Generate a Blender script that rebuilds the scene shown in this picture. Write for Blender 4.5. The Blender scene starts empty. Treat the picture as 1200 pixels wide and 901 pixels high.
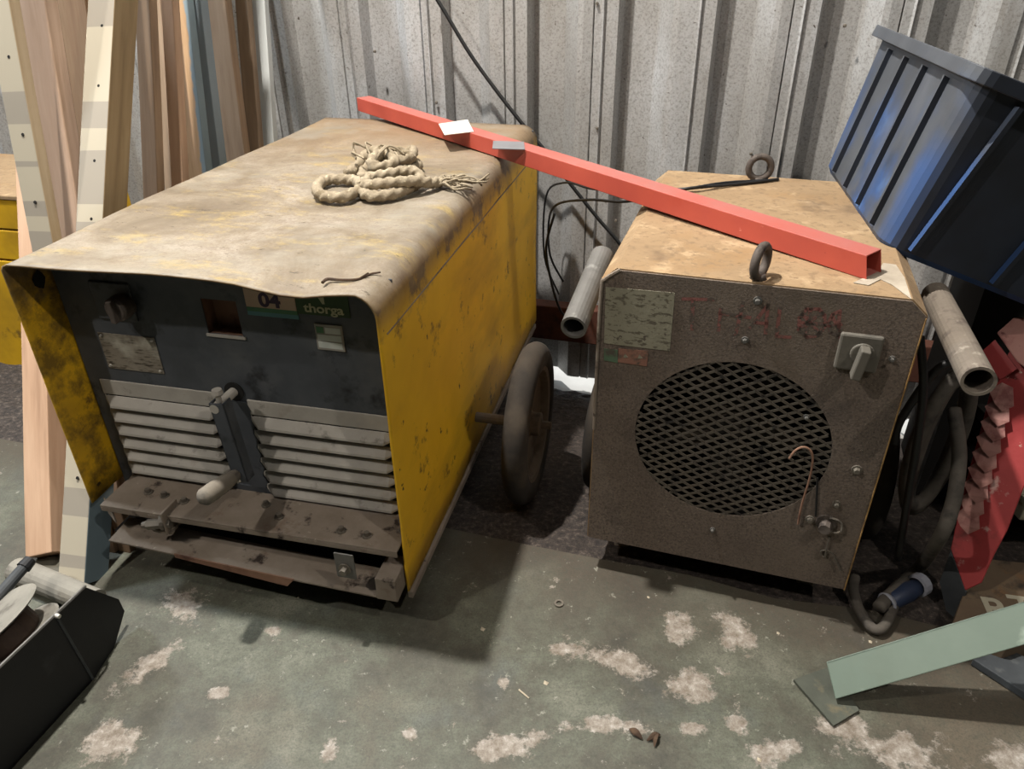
import bpy, bmesh, math, random
from mathutils import Vector, Matrix, noise as mnoise
random.seed(7)
S = bpy.context.scene
COL = S.collection
V = Vector

# ------------------------------------------------------------------ camera
FOC, CAMH = 867.0, 1.3
_dn = V((20, 1460, 867)).normalized()
_zw = -_dn
_yw = (V((0, 0, 1)) - _dn * _dn.z).normalized()
_xw = _yw.cross(_zw)
RM = Matrix((_xw, _yw, _zw))          # camera (x right, y down, z forward) -> world
CAM = V((0, 0, CAMH))
cam = bpy.data.cameras.new('camera')
cam.sensor_width = 36.0
cam.lens = FOC / 1200 * 36
cam.clip_start = 0.02
co = bpy.data.objects.new('camera', cam)
COL.objects.link(co)
r, u, b = RM @ V((1, 0, 0)), RM @ V((0, -1, 0)), RM @ V((0, 0, -1))
co.matrix_world = Matrix(((r.x, u.x, b.x, 0), (r.y, u.y, b.y, 0), (r.z, u.z, b.z, CAMH), (0, 0, 0, 1)))
S.camera = co

# ------------------------------------------------------------------ light
S.view_settings.view_transform = 'Standard'
S.view_settings.look = 'None'
S.view_settings.gamma = 1.0
S.view_settings.use_curve_mapping = False
S.view_settings.exposure = -0.2
w = bpy.data.worlds.new('sky')
S.world = w
w.use_nodes = True
wb = w.node_tree.nodes['Background']
wb.inputs[0].default_value = (0.80, 0.90, 1.0, 1)
wb.inputs[1].default_value = 1.3


def lamp(name, loc, target, power, size, color):
    l = bpy.data.lights.new(name, 'AREA')
    l.energy = power
    l.shape = 'DISK'
    l.size = size
    l.color = color
    o = bpy.data.objects.new(name, l)
    o.location = loc
    o.rotation_euler = (V(target) - V(loc)).to_track_quat('-Z', 'Y').to_euler()
    COL.objects.link(o)


lamp('high_bay_lamp', (-0.95, 1.66, 3.9), (-0.1, 1.5, 0.4), 265, 0.12, (1.0, 0.95, 0.88))
lamp('left_bay_lamp', (-2.7, -0.3, 3.8), (0.1, 1.6, 0.3), 72, 0.12, (1.0, 0.93, 0.84))
lamp('right_bay_lamp', (1.8, -0.85, 3.8), (0.0, 1.6, 0.3), 46, 0.12, (1.0, 0.92, 0.82))
lamp('wall_graze_fill', (-3.5, 2.25, 3.2), (0.9, 2.25, 0.8), 120, 0.5, (0.86, 0.94, 1.0))  # added cool lamp grazing the back wall to brighten its left-facing flanks
lamp('roof_light', (0.4, -0.6, 3.9), (0.1, 1.8, 0.4), 8, 1.8, (0.93, 0.97, 1.0))
sun = bpy.data.lights.new('sun', 'SUN')
sun.energy = 5.0
sun.angle = 0.01
so = bpy.data.objects.new('sun', sun)
so.rotation_euler = V((0.3, -0.75, -1.0)).to_track_quat('-Z', 'Y').to_euler()
COL.objects.link(so)

# ------------------------------------------------------------------ projection helpers (image point + a real plane -> world point)


def ray(px, py):
    return RM @ V((px - 600, py - 450.5, FOC))


def onp(px, py, p0, n):
    d = ray(px, py)
    n = V(n)
    return CAM + d * ((V(p0) - CAM).dot(n) / d.dot(n))


def fz(px, py, z=0.0):
    return onp(px, py, (0, 0, z), (0, 0, 1))


# ------------------------------------------------------------------ materials
MATS = {}


def lin(c):
    return tuple((x / 12.92 if x <= 0.04045 else ((x + 0.055) / 1.055) ** 2.4) for x in c)


def rgb(h):
    return lin(tuple(int(h[i:i + 2], 16) / 255 for i in (0, 2, 4))) + (1,)


class NT:
    def __init__(s, m):
        s.t = m.node_tree
        s.n = s.t.nodes
        s.l = s.t.links
        s.b = s.n['Principled BSDF']

    def new(s, t, **k):
        x = s.n.new(t)
        for a, v in k.items():
            setattr(x, a, v)
        return x

    def tex(s, scale, detail=4.0, rough=0.6, stretch=(1, 1, 1), coord='Object', off=(0, 0, 0), dist=0.0):
        tc = s.new('ShaderNodeTexCoord')
        mp = s.new('ShaderNodeMapping')
        mp.inputs['Scale'].default_value = stretch
        mp.inputs['Location'].default_value = off
        s.l.new(tc.outputs[coord], mp.inputs[0])
        nz = s.new('ShaderNodeTexNoise')
        nz.inputs['Scale'].default_value = scale
        nz.inputs['Detail'].default_value = detail
        nz.inputs['Roughness'].default_value = rough
        nz.inputs['Distortion'].default_value = dist
        s.l.new(mp.outputs[0], nz.inputs['Vector'])
        return nz.outputs['Fac']

    def ramp(s, src, stops, interp='LINEAR'):
        r = s.new('ShaderNodeValToRGB')
        r.color_ramp.interpolation = interp
        e = r.color_ramp.elements
        while len(e) > 1:
            e.remove(e[0])
        e[0].position, e[0].color = stops[0]
        for p, c in stops[1:]:
            x = e.new(p)
            x.color = c
        s.l.new(src, r.inputs[0])
        return r.outputs[0]

    def step(s, src, lo, hi):
        m = s.new('ShaderNodeMapRange')
        m.clamp = True
        m.inputs[1].default_value = lo
        m.inputs[2].default_value = hi
        s.l.new(src, m.inputs[0])
        return m.outputs[0]

    def math(s, op, a, bb):
        m = s.new('ShaderNodeMath', operation=op)
        m.use_clamp = op == 'MULTIPLY'
        for i, q in enumerate((a, bb)):
            if isinstance(q, (int, float)):
                m.inputs[i].default_value = q
            else:
                s.l.new(q, m.inputs[i])
        return m.outputs[0]

    def mix(s, fac, a, bb):
        m = s.new('ShaderNodeMix', data_type='RGBA')
        for i, q in ((0, fac), (6, a), (7, bb)):
            if isinstance(q, (int, float, tuple)):
                m.inputs[i].default_value = q
            else:
                s.l.new(q, m.inputs[i])
        return m.outputs[2]

    def bump(s, h, strength, dist=0.002):
        bn = s.new('ShaderNodeBump')
        bn.inputs['Strength'].default_value = strength
        bn.inputs['Distance'].default_value = dist
        s.l.new(h, bn.inputs['Height'])
        s.l.new(bn.outputs[0], s.b.inputs['Normal'])


def new_mat(name):
    m = bpy.data.materials.new(name)
    m.use_nodes = True
    MATS[name] = m
    return m


def mat(name, c1, c2, scale=6.0, rough=0.7, metal=0.0, spots=(), stretch=(1, 1, 1), bump=0.3, bscale=90.0,
        dust=None, dthr=(0.35, 0.75), coord='Object', lo=0.3, hi=0.7, bstretch=None):
    """two-tone mottled surface; spots = (colour, scale, lo, hi, stretch); dust = colour settled on upward faces"""
    m = new_mat(name)
    t = NT(m)
    col = t.ramp(t.tex(scale, 5, 0.65, stretch, coord), [(lo, rgb(c1)), (hi, rgb(c2))])
    for k, sp in enumerate(spots):
        c, sc, l0, l1 = sp[:4]
        st = sp[4] if len(sp) > 4 else (1, 1, 1)
        f = t.step(t.tex(sc, 5, 0.62, st, coord, off=(3.1 * k + 1.7, 2.3 * k, 5.9 * k)), l0, l1)
        col = t.mix(f, col, rgb(c))
    if dust:
        g = t.new('ShaderNodeNewGeometry')
        sx = t.new('ShaderNodeSeparateXYZ')
        t.l.new(g.outputs['Normal'], sx.inputs[0])
        up = t.step(sx.outputs[2], 0.25, 0.8)
        nz = t.step(t.tex(7, 5, 0.6, off=(9, 9, 9)), *dthr)
        inv = t.math('SUBTRACT', 1.0, nz)
        f = t.math('MULTIPLY', up, inv)
        col = t.mix(f, col, rgb(dust))
    t.l.new(col, t.b.inputs['Base Color'])
    t.b.inputs['Roughness'].default_value = rough
    t.b.inputs['Metallic'].default_value = metal
    if bump:
        t.bump(t.tex(bscale, 3, 0.7, bstretch or stretch, coord), bump)
    return m


# paints and metals
mat('yellow_paint', 'c79a12', 'dcae1c', 3.0, 0.55, 0, [('5a4220', 9, 0.60, 0.68), ('8d6d1c', 2.2, 0.5, 0.75), ('2e2418', 26, 0.70, 0.74), ('e0bb3c', 14, 0.66, 0.8)], bump=0.15)
mat('black_steel', '3a3e43', '50545a', 5, 0.6, 0.1, [('5c5e60', 5, 0.52, 0.8), ('6b6a66', 60, 0.70, 0.76), ('15161a', 12, 0.55, 0.7)], bump=0.12)
mat('dusty_grey_steel', '949088', 'aca79f', 8, 0.75, 0, [('5b5850', 20, 0.6, 0.75), ('6c5a44', 5, 0.6, 0.8)], bump=0.2)
mat('rusty_steel', '6e6255', '8b8074', 7, 0.85, 0, [('5c4434', 10, 0.58, 0.72), ('a59c8e', 30, 0.66, 0.75), ('2c211a', 16, 0.6, 0.68)], bump=0.4)
mat('red_rust', '70503e', '8b6a56', 9, 0.85, 0, [('4c3024', 14, 0.52, 0.7), ('a08d7c', 32, 0.66, 0.76)], bump=0.4)
mat('dark_inside', '0d0c0b', '1a1816', 6, 0.9, 0, bump=0)
mat('caked_dust', '5c5047', '73665b', 5, 0.95, 0, [('4e453d', 190, 0.47, 0.66), ('8a7e70', 260, 0.58, 0.7), ('3a332d', 9, 0.58, 0.85), ('6e6255', 3, 0.5, 0.8)], bump=0.9, bscale=220)
mat('mesh_dust', '4a443c', '655d52', 9, 0.9, 0, [('2c2824', 30, 0.55, 0.65)], bump=0.4)
mat('tan_top', '876f52', '998060', 4, 0.9, 0, [('8a6c48', 5, 0.5, 0.72), ('6b5238', 40, 0.66, 0.72), ('b39a78', 12, 0.55, 0.75), ('7c664c', 60, 0.52, 0.66), ('5d4a38', 2.6, 0.62, 0.72)], bump=0.3, bscale=200)
mat('eye_steel', '4a413b', '5e554e', 12, 0.75, 0.2, [('2e2825', 30, 0.55, 0.7)], bump=0.4)
mat('rubber', '1e1b18', '2b2621', 8, 0.9, 0, [('463e34', 9, 0.5, 0.75)], bump=0.2, dust='453c31')
mat('hub_dust', '5a5045', '74695a', 8, 0.9, 0, [('3a332c', 14, 0.5, 0.7)], bump=0.4)
mat('galvanised_pipe', '565450', '6c6a66', 9, 0.6, 0.25, [('6d6a66', 14, 0.55, 0.7), ('8c8a85', 22, 0.6, 0.75)], bump=0.25)
mat('mortar_pipe', '655c52', '7b7165', 10, 0.85, 0, [('5a5048', 16, 0.54, 0.62), ('a39a8c', 20, 0.6, 0.72)], bump=0.5)
mat('red_paint', 'a8463a', 'b8503e', 6, 0.5, 0, [('a8402f', 5, 0.6, 0.8), ('d98a7c', 45, 0.70, 0.76), ('8f3327', 70, 0.70, 0.74)], bump=0.05, dust='a0625a', dthr=(0.3, 0.9))
mat('worn_red', '8a2c2a', 'a5383a', 6, 0.6, 0, [('b9928a', 16, 0.63, 0.7), ('5c2420', 9, 0.55, 0.7), ('c9b6a6', 40, 0.68, 0.73)], bump=0.2)
mat('pink_worn', '96685f', 'a87c74', 9, 0.7, 0, [('7c4a46', 15, 0.52, 0.66), ('5c2c2a', 30, 0.6, 0.68)], bump=0.2)
mat('slate_plate', '2c2f33', '464a4c', 7, 0.7, 0, [('6a6c6a', 12, 0.6, 0.8), ('5b4a38', 5, 0.62, 0.75)], bump=0.2)
mat('black_cable', '0f0f10', '1b1b1c', 20, 0.5, 0, bump=0)
mat('dusty_hose', '403b35', '5a544c', 14, 0.85, 0, [('2c2926', 20, 0.5, 0.7)], bump=0.3)
mat('blue_plastic_part', '20293c', '2c3852', 12, 0.5, 0, [('6d7488', 20, 0.6, 0.75)], bump=0.1)
mat('pale_plastic', '7c7e88', '93949c', 14, 0.6, 0, bump=0.1)
mat('rope_fibre', '857863', 'a39680', 40, 0.95, 0, [('6a5c44', 24, 0.55, 0.72), ('cabd9f', 90, 0.6, 0.7)], bump=0.7, bscale=260)
mat('black_plastic', '0e0f12', '17181c', 6, 0.62, 0, [('2a2a2c', 20, 0.62, 0.8)], bump=0.1)
mat('grey_reel', '75726a', '8e8a80', 10, 0.8, 0, [('4e4a42', 14, 0.55, 0.7)], bump=0.2)
mat('copper_wire', '33251c', '45352a', 30, 0.7, 0, bump=0.3)
mat('green_paint', '606e62', '6f7c70', 4, 0.55, 0, [('8a978a', 9, 0.58, 0.66, (1, 1, 0.3)), ('6b7d72', 3, 0.5, 0.7), ('5c6450', 40, 0.7, 0.74), ('a5a66c', 6, 0.68, 0.8)], bump=0.1)
mat('beige_print', 'b59c86', 'c4ac94', 9, 0.6, 0, [('8c7460', 18, 0.6, 0.7)], bump=0)
mat('print_purple', '2f1c34', '3a2440', 9, 0.6, 0, bump=0)
mat('print_green', '223a18', '2e4a20', 9, 0.6, 0, bump=0)
mat('print_teal', '4a7a80', '5c8c90', 9, 0.6, 0, bump=0)
mat('print_leaf', '3f6b4c', '4c7c58', 9, 0.6, 0, bump=0)
mat('print_cream', 'a8a884', 'bcbc98', 20, 0.6, 0, bump=0)
mat('print_white', 'b9c0ba', 'cfd4ce', 30, 0.6, 0, bump=0)
mat('old_plate', '6d6457', '8b8478', 6, 0.6, 0.1, [('3c342a', 30, 0.5, 0.62, (1, 1, 6)), ('a9a598', 5, 0.58, 0.68), ('4c3c28', 9, 0.6, 0.7)], bump=0.1)
mat('faded_sheet', '7a7664', '8f8b78', 7, 0.85, 0, [('5a5446', 60, 0.54, 0.62, (1, 1, 2.5)), ('a3a08e', 4, 0.6, 0.75), ('4e463c', 90, 0.62, 0.68)], bump=0.4, bscale=150)
mat('faded_green', '47624a', '566b54', 20, 0.85, 0, [('4c463c', 40, 0.5, 0.65)], bump=0.3)
mat('faded_red', '80584a', '8c6656', 20, 0.85, 0, [('4c463c', 40, 0.5, 0.65)], bump=0.3)
mat('faded_letter', '84524c', '77524a', 40, 0.9, 0, [('544a42', 70, 0.48, 0.56)], bump=0.6, bscale=150)
mat('tag_white', 'cfcac0', 'dedad2', 12, 0.6, 0, bump=0)
mat('tag_grey', '6d6d70', '7c7c80', 20, 0.5, 0, bump=0)
mat('torn_paper', '968b7b', 'b8ad9c', 14, 0.9, 0, [('5a5046', 18, 0.58, 0.68)], bump=0.3)
mat('orange_edge', '8a6a3c', 'a07c48', 14, 0.7, 0, [('5a4428', 20, 0.5, 0.65)], bump=0.2)
mat('switch_grey', '555149', '656057', 10, 0.7, 0, [('4c4841', 18, 0.55, 0.7)], bump=0.2)
mat('bolt_steel', '5c564e', '7a7368', 30, 0.6, 0.4, bump=0.2)
mat('bright_steel', 'b9b6ae', 'cfccc4', 30, 0.4, 0.5, bump=0)
mat('slate_paint', '66747c', '75838a', 10, 0.7, 0, [('4e5a60', 14, 0.6, 0.7)], bump=0.15)
mat('dry_leaf', '3a2c22', '54402e', 40, 0.9, 0, bump=0.4)
mat('wood_chip', 'a89c88', 'c2b6a0', 40, 0.9, 0, bump=0.3)
mat('cream_letter', 'a09a86', 'b4ae9a', 20, 0.8, 0, [('6c5c48', 14, 0.58, 0.66)], bump=0)
mat('brown_plate', '5c4c3c', '71604c', 6, 0.85, 0, [('7c5a38', 9, 0.55, 0.7), ('3c342c', 14, 0.58, 0.7)], bump=0.3)
mat('beam_rust', '4e2c20', '643a2a', 6, 0.85, 0, [('2c1c16', 10, 0.55, 0.7)], bump=0.3)
mat('grip_dust', '6a6358', '7e766a', 12, 0.8, 0, [('54504a', 14, 0.52, 0.66)], bump=0.2)
mat('dirty_plate', '43463e', '54584e', 12, 0.8, 0, [('6a6450', 14, 0.56, 0.66)], bump=0.3)
mat('shell_grey', '4a4a48', '565654', 2, 0.9, 0, bump=0)
mat('outdoor_concrete', 'b5b2ab', 'c8c5be', 3, 0.9, 0, bump=0.2)


def wood(name, c1, c2, dark, bands=False, blue_to=None, seed=0.0, rag=False):
    m = new_mat(name)
    t = NT(m)
    g = t.tex(2.2, 5, 0.6, (14, 14, 1.0), off=(seed, seed, seed))
    col = t.ramp(g, [(0.3, rgb(c1)), (0.55, rgb(c2)), (0.78, rgb(dark))])
    fine = t.step(t.tex(60, 3, 0.6, (1, 1, 0.15), off=(seed, 1, 1)), 0.58, 0.8)
    col = t.mix(t.math('MULTIPLY', fine, 0.35), col, rgb(dark))
    knot = t.step(t.tex(7, 2, 0.5, (1, 1, 0.6), off=(seed * 2, 4, seed)), 0.72, 0.76)
    col = t.mix(knot, col, rgb('6b4428'))
    if bands:
        b_ = t.ramp(t.tex(11, 0, 0.5, (0.01, 0.01, 1.0), off=(seed, 2, seed)), [(0.0, (0, 0, 0, 1)), (0.5, (1, 1, 1, 1))], 'CONSTANT')
        gx = t.new('ShaderNodeTexCoord')
        sx = t.new('ShaderNodeSeparateXYZ')
        t.l.new(gx.outputs['Normal'], sx.inputs[0])
        fr = t.step(sx.outputs[1], -0.4, -0.7)
        col = t.mix(fr, col, t.mix(b_, rgb('938c80'), rgb('aca492')))
    if blue_to is not None:
        tc = t.new('ShaderNodeTexCoord')
        s2 = t.new('ShaderNodeSeparateXYZ')
        s3 = t.new('ShaderNodeSeparateXYZ')
        t.l.new(tc.outputs['Object'], s2.inputs[0])
        t.l.new(tc.outputs['Normal'], s3.inputs[0])
        side = t.step(s3.outputs[0], 0.4, 0.7)
        low = t.step(s2.outputs[2], blue_to, blue_to - 0.02)
        col = t.mix(t.math('MULTIPLY', side, low), col, rgb('6b7c84'))
    if rag:
        tc = t.new('ShaderNodeTexCoord')
        s2 = t.new('ShaderNodeSeparateXYZ')
        t.l.new(tc.outputs['Object'], s2.inputs[0])
        wob = t.math('ADD', s2.outputs[0], t.math('MULTIPLY', t.tex(14, 4, 0.7, (1, 1, 0.4)), 0.05))
        col = t.mix(t.step(wob, 0.045, 0.05), col, rgb('6f7f86'))
    t.l.new(col, t.b.inputs['Base Color'])
    t.b.inputs['Roughness'].default_value = 0.8
    t.bump(t.tex(60, 3, 0.6, (1, 1, 0.1)), 0.15)
    return m


wood('wood_pink', 'c4ab98', 'b69b86', '947860', seed=1.3)
wood('wood_cream', 'bba88c', 'ab9678', '8a7254', bands=True, seed=4.7)
wood('wood_nailed', '94805f', '857050', '665238', bands=True, blue_to=0.62, seed=2.2)
wood('wood_tan', 'a08a74', '907860', '6e5846', seed=6.1)
wood('wood_rough', 'a88c6c', '98795c', '785c42', seed=7.7)
wood('wood_brown', '8c7862', '786550', '564536', seed=8.9)
wood('wood_orange', 'b89a80', 'a8886e', '84664e', seed=3.4)
wood('wood_painted_edge', 'b39274', 'a3835f', '7a5c40', rag=True, seed=5.5)
mat('wood_slate', '738088', '828e94', 5, 0.75, 0, [('5c686e', 9, 0.5, 0.7, (1, 1, 0.2)), ('9a8a74', 12, 0.66, 0.72, (1, 1, 0.2))], bump=0.2, stretch=(1, 1, 0.2))
mat('wood_greywhite', '9fa3a2', 'b3b5b2', 5, 0.8, 0, [('7c807e', 9, 0.55, 0.7, (1, 1, 0.2)), ('5e5244', 60, 0.7, 0.74)], bump=0.2, stretch=(1, 1, 0.2))


def hood_mat():
    """yellow sheet, dust caked on its top, rust along the bend and the lower hem"""
    m = new_mat('hood_paint')
    t = NT(m)
    col = t.ramp(t.tex(2.5, 4, 0.6), [(0.35, rgb('d8a614')), (0.65, rgb('eebb22'))])
    f = t.step(t.tex(9, 7, 0.75, off=(1, 2, 3)), 0.575, 0.66)
    col = t.mix(f, col, rgb('6a4e20'))
    f = t.step(t.tex(24, 3, 0.6, off=(4, 2, 3)), 0.69, 0.73)
    col = t.mix(f, col, rgb('2e2014'))
    f = t.step(t.tex(2.0, 4, 0.6, (1, 1, 3), off=(7, 2, 9)), 0.50, 0.72)
    col = t.mix(t.math('MULTIPLY', f, 0.55), col, rgb('9a7420'))
    tc = t.new('ShaderNodeTexCoord')
    sp = t.new('ShaderNodeSeparateXYZ')
    t.l.new(tc.outputs['Object'], sp.inputs[0])
    # rust band near the bend
    zb = t.math('ADD', sp.outputs[2], t.math('MULTIPLY', t.math('SUBTRACT', t.tex(7, 6, 0.75), 0.5), 0.34))
    band = t.step(zb, 0.70, 0.765)
    col = t.mix(band, col, t.ramp(t.tex(12, 5, 0.7, off=(1, 7, 7)), [(0.35, rgb('5c452c')), (0.6, rgb('806a4a'))]))
    lowb = t.step(t.math('ADD', sp.outputs[2], t.math('MULTIPLY', t.tex(12, 4, 0.6), 0.05)), 0.125, 0.10)
    col = t.mix(lowb, col, rgb('4a3c2c'))
    # left flap is dirtier
    lf = t.math('MULTIPLY', t.step(sp.outputs[0], -0.70, -0.74), t.step(t.tex(13, 5, 0.7, off=(5, 5, 5)), 0.42, 0.6))
    col = t.mix(t.math('MULTIPLY', lf, 0.8), col, rgb('5e4a22'))
    # dust on the top
    g = t.new('ShaderNodeNewGeometry')
    sx = t.new('ShaderNodeSeparateXYZ')
    t.l.new(g.outputs['Normal'], sx.inputs[0])
    up = t.step(sx.outputs[2], 0.35, 0.85)
    d = t.ramp(t.tex(4.5, 6, 0.7, off=(3, 8, 1), dist=0.6), [(0.32, rgb('5e5242')), (0.44, rgb('766a58')), (0.55, rgb('877c6b')), (0.68, rgb('978d7f'))])
    yel = t.step(t.tex(6, 7, 0.75, (1, 2, 1), off=(2, 6, 1)), 0.53, 0.66)
    d = t.mix(t.math('MULTIPLY', yel, 0.55), d, rgb('b39a50'))
    m2 = t.step(t.tex(14, 8, 0.85, (1, 1.6, 1), off=(22, 6, 1)), 0.47, 0.6)
    d = t.mix(t.math('MULTIPLY', m2, 0.6), d, rgb('6e6254'))
    br = t.step(sp.outputs[1], 0.75, 1.25)
    d = t.mix(t.math('MULTIPLY', br, 0.7), d, rgb('836a4c'))
    fs = t.step(t.tex(160, 4, 0.85, off=(8, 1, 1)), 0.48, 0.62)
    d = t.mix(t.math('MULTIPLY', fs, 0.45), d, rgb('6c5c48'))
    dk = t.step(t.tex(24, 5, 0.75, (1, 2.4, 1), off=(8, 6, 1)), 0.62, 0.66)
    d = t.mix(t.math('MULTIPLY', dk, 0.7), d, rgb('3c3024'))
    gr = t.step(t.tex(3.5, 4, 0.7, off=(12, 6, 1)), 0.52, 0.66)
    d = t.mix(t.math('MULTIPLY', gr, 0.5), d, rgb('8d887c'))
    col = t.mix(up, col, d)
    t.l.new(col, t.b.inputs['Base Color'])
    t.b.inputs['Roughness'].default_value = 0.6
    t.bump(t.tex(80, 4, 0.7), 0.25)


hood_mat()


def floor_mat():
    """green floor paint worn through to pale screed in patches of their own"""
    m = new_mat('floor_paint')
    t = NT(m)
    tc = t.new('ShaderNodeTexCoord')
    col = t.ramp(t.tex(3.0, 8, 0.75), [(0.36, rgb('3a3831')), (0.46, rgb('504e43')), (0.54, rgb('5c5e51')), (0.64, rgb('727265'))])
    br = t.step(t.tex(1.7, 5, 0.65, off=(4, 1, 0)), 0.50, 0.68)
    col = t.mix(t.math('MULTIPLY', br, 0.85), col, rgb('62584a'))
    bl = t.step(t.tex(2.6, 5, 0.7, off=(14, 3, 0)), 0.56, 0.72)
    col = t.mix(t.math('MULTIPLY', bl, 0.5), col, rgb('4c5458'))
    md = t.step(t.tex(9, 6, 0.75, off=(4, 13, 0)), 0.5, 0.7)
    col = t.mix(t.math('MULTIPLY', md, 0.45), col, rgb('45463c'))
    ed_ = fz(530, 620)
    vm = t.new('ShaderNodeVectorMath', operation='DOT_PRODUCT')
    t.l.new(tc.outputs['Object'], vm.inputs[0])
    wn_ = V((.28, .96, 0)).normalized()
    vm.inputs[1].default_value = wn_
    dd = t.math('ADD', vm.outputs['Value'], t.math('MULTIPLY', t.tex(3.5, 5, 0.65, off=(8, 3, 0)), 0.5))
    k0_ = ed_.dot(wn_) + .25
    col = t.mix(t.math('MULTIPLY', t.step(dd, k0_ - .30, k0_ + .02), 0.8), col, rgb('463c31'))  # brown dirt at the slab edge, deepened to paint in shade under the machines
    fs = t.step(t.tex(75, 4, 0.75, off=(1, 1, 0)), 0.52, 0.66)
    col = t.mix(t.math('MULTIPLY', fs, 0.55), col, rgb('3f4238'))
    g2 = t.step(t.tex(210, 3, 0.8, off=(2, 1, 0)), 0.46, 0.62)
    col = t.mix(t.math('MULTIPLY', g2, 0.45), col, rgb('383930'))
    lt = t.step(t.tex(34, 5, 0.75, off=(6, 1, 0)), 0.62, 0.67)
    col = t.mix(t.math('MULTIPLY', lt, 0.6), col, rgb('97968a'))
    # worn patches: (image x, y, half length px, half width px, tilt)
    pts = [(215, 708, 30, 14, -.5), (125, 872, 42, 30, .3), (180, 775, 18, 40, -.6), (255, 812, 14, 8, 0), (385, 882, 12, 16, 0), (590, 872, 50, 18, .1),
           (655, 760, 16, 8, 0), (712, 772, 55, 16, -.4), (795, 738, 22, 20, .2), (862, 742, 26, 28, 0), (815, 800, 40, 22, .2),
           (720, 850, 60, 12, 0), (812, 852, 22, 10, 0), (868, 848, 18, 16, 0), (905, 880, 30, 20, .3), (985, 850, 40, 20, -.2),
           (1050, 880, 70, 24, -.1), (1190, 890, 40, 20, 0), (590, 800, 8, 8, 0), (980, 705, 8, 5, 0), (320, 738, 12, 7, 0), (480, 860, 10, 8, 0)]
    acc = None
    wobn = t.new('ShaderNodeTexNoise')
    wobn.inputs['Scale'].default_value = 14
    wobn.inputs['Detail'].default_value = 9
    wobn.inputs['Roughness'].default_value = 0.8
    t.l.new(tc.outputs['Object'], wobn.inputs['Vector'])
    for (px, py, hl, hw, an) in pts:
        c = fz(px, py)
        a = fz(px + hl, py)
        bb = fz(px, py + hw)
        mp = t.new('ShaderNodeMapping', vector_type='TEXTURE')
        mp.inputs['Location'].default_value = (c.x, c.y, 0)
        mp.inputs['Rotation'].default_value = (0, 0, an)
        mp.inputs['Scale'].default_value = ((a - c).length, (bb - c).length, 1)
        t.l.new(tc.outputs['Object'], mp.inputs[0])
        ln = t.new('ShaderNodeVectorMath', operation='LENGTH')
        t.l.new(mp.outputs[0], ln.inputs[0])
        v = ln.outputs['Value']
        if acc is None:
            acc = v
        else:
            q = t.new('ShaderNodeMath', operation='MINIMUM')
            t.l.new(acc, q.inputs[0])
            t.l.new(v, q.inputs[1])
            acc = q.outputs[0]
    k = t.new('ShaderNodeMath', operation='MULTIPLY_ADD')
    t.l.new(wobn.outputs['Fac'], k.inputs[0])
    k.inputs[1].default_value = 4.6
    k.inputs[2].default_value = -2.2
    s_ = t.new('ShaderNodeMath', operation='ADD')
    t.l.new(acc, s_.inputs[0])
    t.l.new(k.outputs[0], s_.inputs[1])
    f = t.step(s_.outputs[0], 1.0, 0.66)
    pc = t.ramp(t.tex(40, 7, 0.8), [(0.33, rgb('62584c')), (0.43, rgb('7a7064')), (0.54, rgb('928a80')), (0.66, rgb('b4aea6'))])
    col = t.mix(f, col, pc)
    f2 = t.step(t.tex(13, 8, 0.8, off=(2, 9, 0)), 0.62, 0.645)
    col = t.mix(t.math('MULTIPLY', f2, 0.8), col, pc)
    t.l.new(col, t.b.inputs['Base Color'])
    t.b.inputs['Roughness'].default_value = 0.62
    t.bump(t.math('SUBTRACT', t.tex(70, 4, 0.7), t.math('MULTIPLY', f, 0.5)), 0.35, 0.003)


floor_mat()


def wall_mat():
    m = new_mat('galvanised_sheet')
    t = NT(m)
    col = t.ramp(t.tex(3.0, 5, 0.65, (1, 1, 0.5)), [(0.3, rgb('a3a19d')), (0.5, rgb('b5b4b2')), (0.7, rgb('c8c9ca'))])
    sp = t.step(t.tex(130, 5, 0.85), 0.48, 0.62)
    col = t.mix(t.math('MULTIPLY', sp, 0.6), col, rgb('6e6a64'))
    st = t.step(t.tex(5, 5, 0.7, (1, 1, 0.25), off=(3, 0, 2)), 0.56, 0.75)
    col = t.mix(t.math('MULTIPLY', st, 0.5), col, rgb('7e7262'))
    ds = t.step(t.tex(45, 4, 0.75, off=(3, 5, 2)), 0.66, 0.70)
    col = t.mix(ds, col, rgb('4a3e32'))
    t.l.new(col, t.b.inputs['Base Color'])
    t.b.inputs['Roughness'].default_value = 0.55
    t.b.inputs['Metallic'].default_value = 0.4
    t.bump(t.tex(120, 3, 0.7), 0.15)


wall_mat()


LXT = 0.66


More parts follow.
